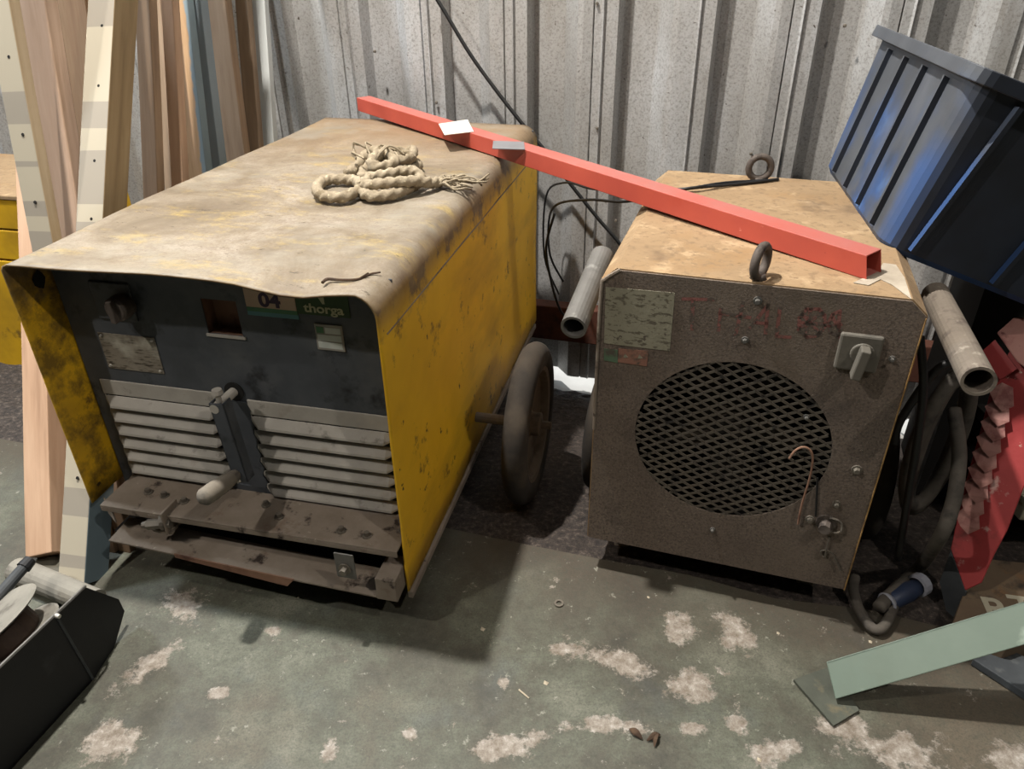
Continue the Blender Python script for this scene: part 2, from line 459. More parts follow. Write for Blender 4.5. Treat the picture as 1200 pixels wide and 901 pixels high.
def tub_mat():
    """dark grey weathered tub whose lower part still shows blue"""
    m = new_mat('tub_plastic')
    t = NT(m)
    col = t.ramp(t.tex(5, 5, 0.6), [(0.3, rgb('3c3f44')), (0.7, rgb('50545a'))])
    tc = t.new('ShaderNodeTexCoord')
    sp = t.new('ShaderNodeSeparateXYZ')
    t.l.new(tc.outputs['Object'], sp.inputs[0])
    h = t.math('ADD', t.math('MULTIPLY', sp.outputs[2], 2.2), t.math('MULTIPLY', t.tex(5, 4, 0.6, off=(2, 2, 2)), 0.9))
    f = t.math('MULTIPLY', t.step(h, 1.15, 0.55), t.step(t.tex(4.5, 4, 0.6, off=(9, 2, 4)), 0.45, 0.6))
    col = t.mix(f, col, t.ramp(t.tex(7, 4, 0.6, off=(5, 5, 5)), [(0.38, rgb('26364f')), (0.55, rgb('2b4b7c')), (0.66, rgb('44699c'))]))
    f = t.step(t.tex(6, 4, 0.6, (1, 1, 0.3), off=(6, 2, 8)), 0.55, 0.75)
    col = t.mix(t.math('MULTIPLY', f, 0.6), col, rgb('5c6068'))
    cx = t.step(t.math('ADD', sp.outputs[0], t.math('MULTIPLY', t.tex(6, 4, 0.6, off=(1, 2, 9)), 0.12)), 0.13, 0.07)
    cf = t.math('MULTIPLY', cx, t.step(sp.outputs[2], 0.24, 0.16))
    ef = t.step(t.math('ADD', sp.outputs[0], t.math('MULTIPLY', t.tex(6, 4, 0.6, off=(1, 7, 9)), 0.1)), LXT - 0.06, LXT + 0.03)
    cf = t.math('ADD', cf, t.math('MULTIPLY', ef, t.step(sp.outputs[2], 0.26, 0.16)))
    col = t.mix(t.math('MULTIPLY', cf, 0.8), col, rgb('294b7e'))
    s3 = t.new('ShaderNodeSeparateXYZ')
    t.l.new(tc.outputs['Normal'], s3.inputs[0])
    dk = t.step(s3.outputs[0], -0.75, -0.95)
    col = t.mix(dk, col, t.ramp(t.tex(6, 4, 0.6), [(0.3, rgb('161a21')), (0.7, rgb('222a38'))]))  # long side darkened by its normal: shade put into the colour
    t.l.new(col, t.b.inputs['Base Color'])
    t.b.inputs['Roughness'].default_value = 0.6
    t.bump(t.tex(40, 3, 0.6), 0.08)


tub_mat()


def gravel_mat():
    m = new_mat('gravel')
    t = NT(m)
    col = t.ramp(t.tex(70, 4, 0.75), [(0.35, rgb('1e1a18')), (0.55, rgb('3c342f')), (0.7, rgb('625850'))])
    t.l.new(col, t.b.inputs['Base Color'])
    t.b.inputs['Roughness'].default_value = 0.8
    t.bump(t.tex(60, 4, 0.7), 0.9, 0.006)


gravel_mat()

# ------------------------------------------------------------------ mesh helpers


class MB:
    def __init__(s):
        s.v = []
        s.f = []

    def add(s, vs, fs):
        n = len(s.v)
        s.v += [tuple(x) for x in vs]
        s.f += [tuple(i + n for i in f) for f in fs]
        return s

    def box(s, x0, x1, y0, y1, z0, z1, M=None):
        vs = [V((x, y, z)) for x in (x0, x1) for y in (y0, y1) for z in (z0, z1)]
        if M:
            vs = [M @ v for v in vs]
        return s.add(vs, [(0, 1, 3, 2), (4, 6, 7, 5), (0, 4, 5, 1), (2, 3, 7, 6), (0, 2, 6, 4), (1, 5, 7, 3)])

    def prism(s, poly, n, th):
        """polygon in space given thickness th against n"""
        n = V(n).normalized() * th
        k = len(poly)
        vs = [V(p) for p in poly] + [V(p) - n for p in poly]
        fs = [tuple(range(k)), tuple(range(2 * k - 1, k - 1, -1))] + [(i, i + k, (i + 1) % k + k, (i + 1) % k) for i in range(k)]
        return s.add(vs, fs)

    def cyl(s, p, q, r0, r1=None, seg=16, cap=True):
        p, q = V(p), V(q)
        r1 = r0 if r1 is None else r1
        d = (q - p).normalized()
        a = d.orthogonal().normalized()
        bb = d.cross(a)
        vs = []
        for c, rr in ((p, r0), (q, r1)):
            vs += [c + (a * math.cos(2 * math.pi * i / seg) + bb * math.sin(2 * math.pi * i / seg)) * rr for i in range(seg)]
        fs = [(i, (i + 1) % seg, (i + 1) % seg + seg, i + seg) for i in range(seg)]
        if cap:
            fs += [tuple(range(seg - 1, -1, -1)), tuple(range(seg, 2 * seg))]
        return s.add(vs, fs)

    def lathe(s, prof, c, ax, seg=28, closed=False):
        """prof = [(radius, along)] turned about axis ax through c"""
        c, ax = V(c), V(ax).normalized()
        a = ax.orthogonal().normalized()
        bb = ax.cross(a)
        k = len(prof)
        vs = []
        for i in range(seg):
            t = 2 * math.pi * i / seg
            e = a * math.cos(t) + bb * math.sin(t)
            vs += [c + e * r_ + ax * h for r_, h in prof]
        fs = []
        for i in range(seg):
            j = (i + 1) % seg
            for q in range(k if closed else k - 1):
                q2 = (q + 1) % k
                fs.append((i * k + q, j * k + q, j * k + q2, i * k + q2))
        return s.add(vs, fs)

    def tube(s, pts, r, seg=8, closed=False, sub=6, twist=0.0, lobes=0, lob=0.0, flat=1.0):
        pts = [V(p) for p in pts]
        P = []
        n = len(pts)
        rng = n if closed else n - 1
        for i in range(rng):
            g = lambda k: pts[k % n] if closed else pts[max(0, min(n - 1, k))]
            p0, p1, p2, p3 = g(i - 1), g(i), g(i + 1), g(i + 2)
            for j in range(sub):
                t = j / sub
                P.append(0.5 * ((2 * p1) + (p2 - p0) * t + (2 * p0 - 5 * p1 + 4 * p2 - p3) * t * t + (3 * p1 - p0 - 3 * p2 + p3) * t ** 3))
        if not closed:
            P.append(pts[-1])
        m = len(P)
        T = [((P[(i + 1) % m] if closed or i < m - 1 else P[i]) - (P[i - 1] if closed or i > 0 else P[i])).normalized() for i in range(m)]
        a = T[0].orthogonal().normalized()
        vs = []
        arc = 0.0
        for i in range(m):
            if i:
                arc += (P[i] - P[i - 1]).length
                a = (a - T[i] * a.dot(T[i])).normalized()
            bb = T[i].cross(a)
            rr = r(i / (m - 1)) if callable(r) else r
            for q in range(seg):
                t = 2 * math.pi * q / seg
                k = 1 + (lob * math.cos(lobes * (t + arc * twist)) if lobes else 0)
                vs.append(P[i] + (a * math.cos(t) + bb * math.sin(t) * flat) * rr * k)
        fs = []
        for i in range(m if closed else m - 1):
            j = (i + 1) % m
            for q in range(seg):
                q2 = (q + 1) % seg
                fs.append((i * seg + q, i * seg + q2, j * seg + q2, j * seg + q))
        if not closed:
            fs += [tuple(range(seg - 1, -1, -1)), tuple(range((m - 1) * seg, m * seg))]
        return s.add(vs, fs)

    def build(s, name, material, parent=None, bevel=0.0, smooth=False, M=None, solid=0.0, mats=None):
        me = bpy.data.meshes.new(name)
        vs = [tuple(M @ V(v)) for v in s.v] if M else s.v
        me.from_pydata(vs, [], s.f)
        bm = bmesh.new()
        bm.from_mesh(me)
        if solid == 0.0:
            bmesh.ops.recalc_face_normals(bm, faces=bm.faces)
        bm.to_mesh(me)
        bm.free()
        me.materials.append(MATS[material])
        if smooth:
            me.shade_smooth()
        o = bpy.data.objects.new(name, me)
        COL.objects.link(o)
        o.parent = parent
        if solid:
            md = o.modifiers.new('thickness', 'SOLIDIFY')
            md.thickness = solid
            md.offset = -1
        if bevel:
            md = o.modifiers.new('bevel', 'BEVEL')
            md.width = bevel
            md.segments = 2
            md.limit_method = 'ANGLE'
            md.angle_limit = 0.6
        return o


def thing(name, label, cat, loc=(0, 0, 0), rz=0.0, group=None):
    o = bpy.data.objects.new(name, None)
    o.empty_display_size = 0.05
    COL.objects.link(o)
    o.location = loc
    o.rotation_euler = (0, 0, rz)
    return tag(o, label, cat, group)


def tag(o, label, cat, group=None):
    o['label'] = label
    o['category'] = cat
    if group:
        o['group'] = group
    return o


def struct(o):
    o['kind'] = 'structure'
    return o


# ------------------------------------------------------------------ local frames of the two machines
class Frame:
    def __init__(s, o, deg):
        a = math.radians(deg)
        s.rz = a
        s.o = V((o.x, o.y, 0))
        s.W = V((math.cos(a), math.sin(a), 0))
        s.D = V((-math.sin(a), math.cos(a), 0))

    def L(s, p):
        d = p - s.o
        return V((d.dot(s.W), d.dot(s.D), p.z))

    def G(s, x, y, z):
        return s.o + s.W * x + s.D * y + V((0, 0, z))

    def at(s, px, py, ax, off):
        n = {'x': s.W, 'y': s.D, 'z': V((0, 0, 1))}[ax]
        return s.L(onp(px, py, s.o + n * off, n))


FY = Frame(fz(478, 697, .08), -13.4)
FB = Frame(fz(990, 686, .10), -18.2)

# ------------------------------------------------------------------ setting
WN = V((.28, .96, 0)).normalized()            # horizontal normal of the back wall, pointing outdoors
WT = V((WN.y, -WN.x, 0))
WK = 2.62
slab_dir = (fz(1100, 735) - fz(530, 620)).normalized()
E0 = fz(530, 620) - slab_dir * 0.75
# slab
sl = MB()
e_l = fz(530, 620) - slab_dir * 6
e_r = fz(530, 620) + slab_dir * 6
zf = 0.0
edge = []
for i in range(61):
    p = e_l.lerp(e_r, i / 60)
    p = p + WN * (0.025 * mnoise.noise(V((i * 0.9, 0, 0))) + (0.0))
    edge.append((p.x, p.y, 0))
poly = [(-5, -5, 0), (6, -5, 0)] + edge[::-1]
sl.prism(poly, (0, 0, 1), 0.25)
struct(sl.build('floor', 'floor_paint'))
# loose gravel strip falling away towards the wall
gp = MB()
nx, ny = 330, 60
x0g, x1g = -5.2, 4.6
for j in range(ny + 1):
    for i in range(nx + 1):
        sx = x0g + (x1g - x0g) * i / nx
        ty = j / ny
        p = fz(530, 620) + slab_dir * sx
        base = p + WN * (-0.10 + 1.32 * ty)
        dist = 1.32 * ty - 0.1
        z = -0.012 - 0.292 * min(1.0, max(0, dist) / 1.27) ** 1.6
        z += 0.012 * mnoise.noise(base * 30) + 0.008 * mnoise.noise(base * 70)
        gp.v.append((base.x, base.y, z))
for j in range(ny):
    for i in range(nx):
        a = j * (nx + 1) + i
        gp.f.append((a, a + 1, a + nx + 2, a + nx + 1))
g = gp.build('trim_1', 'gravel', smooth=True)
struct(g)
# outdoor ground beyond the wall
og = MB()
oc = WN * (WK - 0.10)
og.prism([oc - WT * 6 + V((0, 0, -.288)), oc + WT * 6 + V((0, 0, -.288)), oc + WT * 6 + WN * 6 + V((0, 0, -.288)), oc - WT * 6 + WN * 6 + V((0, 0, -.288))], (0, 0, 1), 0.1)
struct(og.build('trim_2', 'outdoor_concrete'))
# enclosing shed (out of view): side walls, rear wall, roof
for nm, bx in (('wall_left', (-5, -4.9, -5, 4.2, -.3, 4.3)), ('wall_right', (5.6, 5.7, -5, 2.0, -.3, 4.3)), ('wall_rear', (-5, 5.7, -5.1, -5, -.3, 4.3)), ('ceiling', (-5, 5.7, -5.1, 4.2, 4.3, 4.4))):
    struct(MB().box(*bx).build(nm, 'shell_grey'))

# corrugated back wall: sheets of three ribs each, leaning slightly back as in the photograph
wall = bpy.data.objects.new('wall_back', None)
COL.objects.link(wall)
struct(wall)
PITCH = 0.302
RIB0 = onp(809, 0, WN * WK, WN).dot(WT)         # a seam line of the profile
ZB = onp(680, 441, WN * WK, WN).z
LEAN = math.tan(math.radians(3.5))
prof = [(0.0, 0.0), (0.010, 0.010), (0.022, 0.0), (0.10, 0.0), (0.12, -0.007), (0.135, 0.004), (0.27, 0.004), (0.31, 0.060), (0.66, 0.060), (0.84, 0.0), (0.90, -0.003), (1.0, 0.0)]


def sheet(n0, n1):
    m = MB()
    cs = []
    for k in range(n0, n1):
        for (u, d) in prof[:-1]:
            cs.append((RIB0 + (k + u) * PITCH, d))
    cs.append((RIB0 + n1 * PITCH + 0.01, -0.004))
    rows = [ZB, 0.2, 0.6, 1.0, 1.4, 2.0, 3.0, 4.3]
    for z in rows:
        for t_, d in cs:
            z_ = z
            if z == ZB:
                z_ = ZB + 0.008 * mnoise.noise(V((t_ * 3, 0, 5)))
            p = WN * (WK + d - 0.0 + (0.9 - z) * -LEAN * 0.0) + WT * t_
            m.v.append((p.x, p.y, z_))
    k = len(cs)
    for j in range(len(rows) - 1):
        for i in range(k - 1):
            a = j * k + i
            m.f.append((a, a + 1, a + k + 1, a + k))
    return m


for q, n0 in enumerate(range(-21, 15, 3)):
    o = sheet(n0, n0 + 3).build('corrugated_sheet' if q == 0 else 'corrugated_sheet', 'galvanised_sheet', wall)
    o.location = -WN * (0.004 * (q % 2))
sh = MB()
for (px, py) in ((700, 4), (700, 150), (722, 258), (512, 120), (880, 180), (990, 30), (440, 60)):
    c = onp(px, py, WN * (WK - 0.0), WN)
    sh.cyl(c - WN * 0.004, c - WN * 0.012, 0.006, 0.004, 6)
sh.build('screw', 'bolt_steel', wall)
# low rusty rail along the foot of the wall
rl = MB()
za, zb_ = onp(660, 358, WN * 2.52, WN).z, onp(660, 397, WN * 2.52, WN).z
for (n_, f_) in ((2.50, 2.56),):
    A_ = WN * n_ - WT * 3.4
    B_ = WN * n_ + WT * 3
    rl.prism([A_ + V((0, 0, zb_)), B_ + V((0, 0, zb_)), B_ + V((0, 0, za)), A_ + V((0, 0, za))], -WN, f_ - n_)
struct(rl.build('trim_3', 'beam_rust', bevel=0.004))

# ------------------------------------------------------------------ yellow welding machine
Y = thing('welding_machine', 'large yellow welding machine with black louvred front, crank handle and number 04 sticker', 'machine', FY.o, FY.rz)
Wd, Dp, Zt = 0.757, 1.40, 0.787
RF = 0.045
cp = MB()
prof_c = []
for i in range(9):
    prof_c.append((-Wd, 0.205 + (Zt - 0.012 - 0.205) * i / 8, 'l'))
prof_c.append((-Wd + 0.004, Zt - 0.003, 't'))
for i in range(17):
    prof_c.append((-Wd + 0.012 + (Wd - 0.012 - RF) * i / 16, Zt, 't'))
for i in range(1, 7):
    a = math.pi / 2 * i / 6
    prof_c.append((-RF + RF * math.sin(a), Zt - RF + RF * math.cos(a), 'r'))
for i in range(1, 11):
    prof_c.append((0.0, Zt - RF - (Zt - RF - 0.085) * i / 10, 'r'))
ys = [0, .01, .03, .07, .13, .2, .3, .42, .55, .7, .85, 1.0, 1.15, 1.27, 1.36, 1.40]
for j, y in enumerate(ys):
    for (x, z, side) in prof_c:
        dx = dz = dy = 0.0
        nz = mnoise.noise(V((x * 5, y * 4, z * 4)))
        if side == 't':
            u_ = (x + Wd) / Wd
            dz = 0.003 * nz + 0.006 * mnoise.noise(V((x * 2, y * 2, 3)))
            k = math.exp(-(y / 0.05) ** 2)
            dz -= k * (0.015 * math.exp(-((u_ - 0.80) / 0.10) ** 2) * min(1.0, max(0.0, (0.945 - u_) / 0.08)) - 0.006 * math.exp(-((u_ - 0.45) / 0.2) ** 2))
            dy = 0.004 * mnoise.noise(V((x * 12, 0, 0))) * k
        elif side == 'l':
            if y < 0.12:
                dz = 0
            dx = 0.004 * nz
            if z < 0.25:
                dz += 0.012 * mnoise.noise(V((y * 9, 4, 0))) - 0.0
        else:
            dx = 0.003 * nz
            if y < 0.03 and z < Zt - RF:
                dy = 0.004 * mnoise.noise(V((z * 9, 1, 0)))
        cp.v.append((x + dx, y + dy, z + dz))
k = len(prof_c)
for j in range(len(ys) - 1):
    for i in range(k - 1):
        a = j * k + i
        cp.f.append((a, a + k, a + k + 1, a + 1))
hood = cp.build('hood', 'hood_paint', Y, smooth=True, solid=0.004)
hood['label'] = 'yellow sheet hood with a dust-caked top and rusty bend'
# hanging loose panel behind the hood fold on the side (stiffener seam)
MB().box(0.0035, 0.006, 0.03, 1.38, 0.702, 0.705).build('seam_strip', 'rusty_steel', Y)
MB().box(0.0, 0.012, 0.0, 1.36, 0.072, 0.09).build('hem', 'rusty_steel', Y, bevel=0.002)
MB().box(-Wd + .006, -0.006, Dp - 0.02, Dp - 0.01, 0.1, Zt - 0.01).build('back_panel', 'black_steel', Y)
# punched hole and mark on the left flap
c = FY.at(46, 328, 'x', -Wd + 0.001)
hm = MB()
pl = []
for i in range(9):
    a = 2 * math.pi * i / 9
    rr = 0.017 * (0.8 + 0.4 * random.random())
    pl.append((-Wd + 0.0015, c.y + rr * math.cos(a), c.z + rr * 1.2 * math.sin(a)))
hm.add(pl, [tuple(range(9))])
hm.build('hole', 'dark_inside', Y)

# front panel with an empty meter window
PY = 0.10


def P(px, py, y=PY):
    q = FY.at(px, py, 'y', y)
    return q


hx0, hx1 = P(240, 372).x, P(280, 372).x
hz0, hz1 = P(262, 392).z, P(262, 352).z
fp = MB()
X0, X1, Z0, Z1 = -Wd + .006, -0.006, 0.19, Zt - 0.008
for (a, b_, c_, d_) in ((X0, hx0, Z0, Z1), (hx1, X1, Z0, Z1), (hx0, hx1, Z0, hz0), (hx0, hx1, hz1, Z1)):
    fp.box(a, b_, PY, PY + 0.003, c_, d_)
fp.build('front_panel', 'black_steel', Y)
wn = MB().box(hx0 - .002, hx1 + .002, PY + 0.035, PY + 0.04, hz0 - .002, hz1 + .002)
wn.box(hx0 - .004, hx0, PY + .003, PY + .04, hz0, hz1).box(hx1, hx1 + .004, PY + .003, PY + .04, hz0, hz1).box(hx0, hx1, PY + .003, PY + .04, hz0 - .004, hz0)
o = wn.build('meter_recess', 'red_rust', Y)
o['label'] = 'empty rusty meter recess'
lw = MB().box(hx0 - .004, hx1 + .006, PY - .003, PY, hz0 - .006, hz0)
lw.build('recess_lip', 'dusty_grey_steel', Y)

# louvre blocks
LP_z0 = 0.455
for blk, (xa, xb, n, ztop) in enumerate(((-0.722, -0.432, 7, .470), (-0.362, -0.030, 7, .462))):
    MB().box(xa, xb, PY - 0.004, PY, ztop - 0.022, ztop + 0.016).build('louvre_header', 'dusty_grey_steel', Y, bevel=0.003)
    MB().box(xa + .004, xb - .004, PY - 0.002, PY - 0.0005, ztop - 0.28, ztop - 0.02).build('louvre_opening', 'dark_inside', Y)
    for i in range(n):
        zt = ztop - 0.030 - i * 0.0362
        lm = MB()
        cols = 14
        pr = [(0.0, 0.002), (-0.005, 0.0), (-0.018, -0.017), (-0.019, -0.022), (-0.015, -0.0225), (0.0, -0.006)]
        for ci in range(cols + 1):
            u_ = ci / cols
            x = xa + (xb - xa) * u_
            e = min(1.0, math.sin(math.pi * min(0.5, min(u_, 1 - u_) * 9) ) ** 0.6 if 0 < u_ < 1 else 0.12)
            for (dy, dz) in pr:
                lm.v.append((x, PY + dy * e, zt + 0.004 + dz * (0.55 + .45 * e)))
        kk = len(pr)
        for ci in range(cols):
            for q in range(kk):
                q2 = (q + 1) % kk
                lm.f.append((ci * kk + q, (ci + 1) * kk + q, (ci + 1) * kk + q2, ci * kk + q2))
        lm.f += [tuple(range(kk)), tuple(cols * kk + q for q in range(kk))]
        lm.build('louvre', 'dusty_grey_steel', Y)
# centre strip with torn edge
cs = MB()
pl = []
zz = [0.47 - 0.27 * i / 14 for i in range(15)]
left = [(-0.40, z) for z in zz]
right = [(-0.362 + (0.006 if i % 2 else -0.002), z) for i, z in enumerate(zz)]
pts2 = left + right[::-1]
cs.prism([(x, PY - 0.004, z) for x, z in pts2], (0, -1, 0), 0.004)
cs.build('centre_strip', 'black_steel', Y)

# rating plate, stickers
a, b_, c_, d_ = P(118, 390), P(184, 395), P(190, 437), P(126, 430)
rp = MB().prism([V((p.x, PY - .001, p.z)) for p in (d_, c_, b_, a)], (0, -1, 0), 0.0)
rp = MB()
x0, x1, z0, z1 = (a.x + d_.x) / 2, (b_.x + c_.x) / 2, (c_.z + d_.z) / 2, (a.z + b_.z) / 2
rp.box(x0, x1, PY - .0025, PY - .0005, z0, z1)
rpo = rp.build('rating_plate', 'old_plate', Y)
rv = MB()
for xx in (x0 + .007, x1 - .007):
    for zz_ in (z0 + .007, z1 - .007):
        MB().cyl((xx, PY - .002, zz_), (xx, PY - .006, zz_), .0035, .002, 8).build('rivet', 'bright_steel', rpo)


FONT = None


def text(body, size, mtl, parent, loc, M3, name='lettering', sx=1.0, th=0.0003, bold=0.0):
    cu = bpy.data.curves.new(name, 'FONT')
    cu.body = body
    cu.size = size
    cu.extrude = th
    cu.offset = bold
    cu.align_x = 'CENTER'
    cu.align_y = 'CENTER'
    o = bpy.data.objects.new(name, cu)
    COL.objects.link(o)
    bpy.context.view_layer.update()
    me = bpy.data.meshes.new_from_object(o)
    bpy.data.objects.remove(o)
    T = M3.to_4x4()
    T.translation = loc
    me.transform(T @ Matrix.Diagonal((sx, 1, 1, 1)))
    me.materials.clear()
    me.materials.append(MATS[mtl])
    q = bpy.data.objects.new(name, me)
    COL.objects.link(q)
    q.parent = parent
    return q


FRONT = Matrix(((1, 0, 0), (0, 0, -1), (0, 1, 0)))      # text facing -y, upright
# sticker "04"
s0, s1 = P(288, 352).x, P(350, 375).x
sz0 = (P(290, 366).z + P(350, 375).z) / 2
st = MB().box(s0, s1, PY - .0020, PY - .0005, sz0 + .016, sz0 + .080)
so_ = st.build('number_sticker', 'beige_print', Y)
so_['label'] = 'beige sticker with the number 04'
MB().box(s0, s1 + .001, PY - .0022, PY - .0006, sz0 + .008, sz0 + .017).build('green_stripe', 'print_leaf', so_)
MB().box(s0, s1 + .002, PY - .0022, PY - .0006, sz0 - .001, sz0 + .008).build('teal_stripe', 'print_teal', so_)
text('04', 0.040, 'print_purple', so_, V(((s0 + s1) / 2 - .001, PY - .0026, sz0 + .033)), FRONT, sx=1.15, bold=0.0013)
# green maker's sticker
g0, g1 = s1 + .001, P(411, 372).x
st = MB().box(g0, g1, PY - .0018, PY - .0005, sz0 + .012, sz0 + .085)
go = st.build('maker_sticker', 'print_green', Y)
go['label'] = "green maker's sticker with cream lettering"
text('thorga', 0.026, 'print_cream', go, V(((g0 + g1) / 2 + .002, PY - .0026, sz0 + .026)), FRONT, sx=1.2, bold=0.0006)
em = MB()
ex, ez = (g0 + g1) / 2, sz0 + .037
em.box(ex - .014, ex + .014, PY - .0024, PY - .0016, ez + .018, ez + .026)
em.add([(ex - .009, PY - .0024, ez + .018), (ex + .006, PY - .0024, ez + .018), (ex + .006, PY - .0024, ez), (ex + .001, PY - .0024, ez)], [(0, 1, 2, 3)])
em.build('emblem', 'print_cream', go)
# small white data label
l0, l1, lz0, lz1 = P(371, 395).x, P(403, 395).x, P(387, 412).z + .004, P(387, 380).z
lo = MB().box(l0, l1, PY - .003, PY - .0005, lz0, lz1).build('data_label', 'dusty_grey_steel', Y, bevel=.001)
lb = MB()
for i in range(3):
    h = (lz1 - lz0 - .008) / 3
    lb.box(l0 + (.004 if i < 2 else .004) + (.018 if i == 2 else 0), l1 - .004, PY - .0036, PY - .0028, lz0 + .004 + i * h + .001, lz0 + .004 + (i + 1) * h - .002)
lb.build('label_field', 'print_white', lo)
MB().box(l0 + .004, l0 + .019, PY - .0036, PY - .0028, lz1 - .004 - h + .001, lz1 - .006).build('green_field', 'print_leaf', lo)

# rotary switch
a, c_ = P(104, 328), P(164, 376)
sw = MB().box(a.x, c_.x, PY - .006, PY, c_.z, a.z)
swo = sw.build('rotary_switch', 'black_steel', Y, bevel=.002)
kc = P(138, 362, PY - .03)
kn = MB().lathe([(0, -.034), (.020, -.034), (.026, -.030), (.027, -.010), (.024, -.006), (.024, 0)], (kc.x, PY - .006, kc.z), (0, 1, 0), 24)
kn.box(kc.x - .006, kc.x + .006, PY - .052, PY - .036, kc.z - .024, kc.z + .024)
kn.build('knob', 'eye_steel', swo, smooth=False, bevel=.002)

# crank: shaft, arm, locking bolt, grip
sc_ = P(275, 458)
MB().cyl((sc_.x, PY, sc_.z), (sc_.x, PY - .004, sc_.z), .022, .022, 20).build('shaft_hole', 'dark_inside', Y)
MB().cyl((sc_.x, PY + .01, sc_.z), (sc_.x - .002, PY - .075, sc_.z), .0105, .0105, 16).build('crank_shaft', 'dusty_grey_steel', Y, smooth=False)
ay = PY - .062
at_, ab_ = FY.at(259, 470, 'y', ay), FY.at(280, 560, 'y', ay)
arm = MB()
arm.box(at_.x - .022, at_.x + .012, ay - .012, ay - .008, ab_.z, at_.z)
arm.box(at_.x + .008, at_.x + .012, ay - .012, ay + .016, ab_.z, at_.z)
arm.box(at_.x - .022, at_.x - .018, ay - .012, ay + .016, ab_.z + .03, at_.z)
ax_ = at_.x
aro = arm.build('crank_arm', 'black_steel', Y, bevel=.001, M=Matrix.Translation((ax_, 0, at_.z)) @ Matrix.Rotation(math.radians(-4), 4, 'Y') @ Matrix.Translation((-ax_, 0, -at_.z)))
MB().cyl((at_.x - .004, ay, at_.z - .002), (at_.x - .004, ay, at_.z + .018), .006, .006, 10).cyl((at_.x - .004, ay, at_.z + .018), (at_.x - .004, ay, at_.z + .027), .012, .010, 12).build('locking_bolt', 'dusty_grey_steel', Y)
MB().cyl((at_.x - .015, ay + .004, ab_.z + .03), (at_.x + .006, ay - .014, ab_.z + .0), .006, .005, 8).build('arm_pin', 'bright_steel', aro)
g0_ = FY.at(277, 556, 'y', ay - .012)
g1_ = FY.at(236, 585, 'y', ay - .135)
dg = (g1_ - g0_).normalized()
Lg = (g1_ - g0_).length
MB().lathe([(0, 0), (.010, 0), (.013, .004), (.0175, .04), (.0195, Lg - .035), (.0185, Lg - .012), (.012, Lg - .002), (0, Lg)], g0_, dg, 20).build('crank_grip', 'grip_dust', Y, smooth=True)

# lower front angle with bolts
fl = MB()
fx0, fx1 = -0.715, -0.004
fl.box(fx0, fx1, -0.022, PY + .002, .220, .225)
fl.box(fx0, fx1, -0.022, -0.018, .208, .220)
fl.build('front_angle', 'rusty_steel', Y, bevel=.0015)
MB().box(fx0, fx1, PY - .004, PY, .225, .24).build('kick_plate', 'black_steel', Y)
for (px, py) in ((174, 577), (193, 581), (216, 588), (312, 592), (327, 606), (400, 622), (430, 628), (472, 622)):
    q = FY.at(px, py, 'z', .225)
    bt = MB().cyl((q.x, q.y, .225), (q.x, q.y, .227), .0105, .0105, 14).cyl((q.x, q.y, .227), (q.x, q.y, .236), .0065, .0065, 6)
    bt.build('bolt', 'bolt_steel', Y)
# dark cavity, lower channel, brackets
MB().box(-Wd + .02, -.01, PY + .02, PY + .03, .10, .20).build('cavity_plate', 'dark_inside', Y)
MB().box(-Wd + .01, -.004, .02, Dp - .03, .098, .108).build('floor_pan', 'dark_inside', Y)
ch = MB()
ch.add([(-.70, -.045, .143), (-.50, -.045, .132), (-.25, -.045, .118), (-.004, -.045, .108),
        (-.70, .03, .148), (-.50, .03, .137), (-.25, .03, .123), (-.004, .03, .115)], [(0, 1, 5, 4), (1, 2, 6, 5), (2, 3, 7, 6)])
ch.build('base_channel', 'rusty_steel', Y, solid=.004)
ch = MB()
ch.prism([(-.53, -.049, .138), (-.24, -.049, .122), (-.26, -.049, .098), (-.53, -.049, .128)], (0, -1, 0), .003)
o = ch.build('rust_strip', 'red_rust', Y)
MB().box(-.05, -.004, -.047, .03, .105, .165).build('corner_bracket', 'rusty_steel', Y, bevel=.002)
tb = MB()
t0 = FY.at(405, 660, 'y', -.05)
tb.box(t0.x - .022, t0.x + .022, -.055, -.051, t0.z - .038, t0.z + .030)
tbo = tb.build('clamp_tab', 'galvanised_pipe', Y, bevel=.002)
MB().cyl((t0.x, -.055, t0.z - .01), (t0.x, -.058, t0.z - .01), .014, .014, 16).cyl((t0.x, -.058, t0.z - .01), (t0.x, -.07, t0.z - .01), .008, .008, 6).build('tab_bolt', 'bolt_steel', tbo)
t1 = FY.at(180, 617, 'y', -.04)
be = MB().box(t1.x - .018, t1.x + .03, -.03, .02, t1.z - .028, t1.z - .02)
be.box(t1.x + .02, t1.x + .026, -.035, .02, t1.z - .025, t1.z + .035)
beo = be.build('earth_bracket', 'rusty_steel', Y, bevel=.002)
MB().cyl((t1.x + .03, -.02, t1.z), (t1.x - .02, -.035, t1.z - .002), .012, .012, 6).cyl((t1.x - .02, -.035, t1.z - .002), (t1.x - .03, -.04, t1.z - .002), .009, .007, 10).cyl((t1.x + .012, -.022, t1.z), (t1.x + .006, -.026, t1.z), .018, .018, 14).build('earth_bolt', 'bolt_steel', beo)
MB().prism([(-.745, .02, .205), (-.69, -.02, .215), (-.69, -.02, .175), (-.735, .01, .17)], (0, -1, 0), .004).build('torn_flange', 'rusty_steel', Y)
for x in (-.66, -.09):
    MB().box(x - .02, x + .02, .16, .24, 0.0, .10).build('skid_foot', 'rusty_steel', Y, bevel=.003)


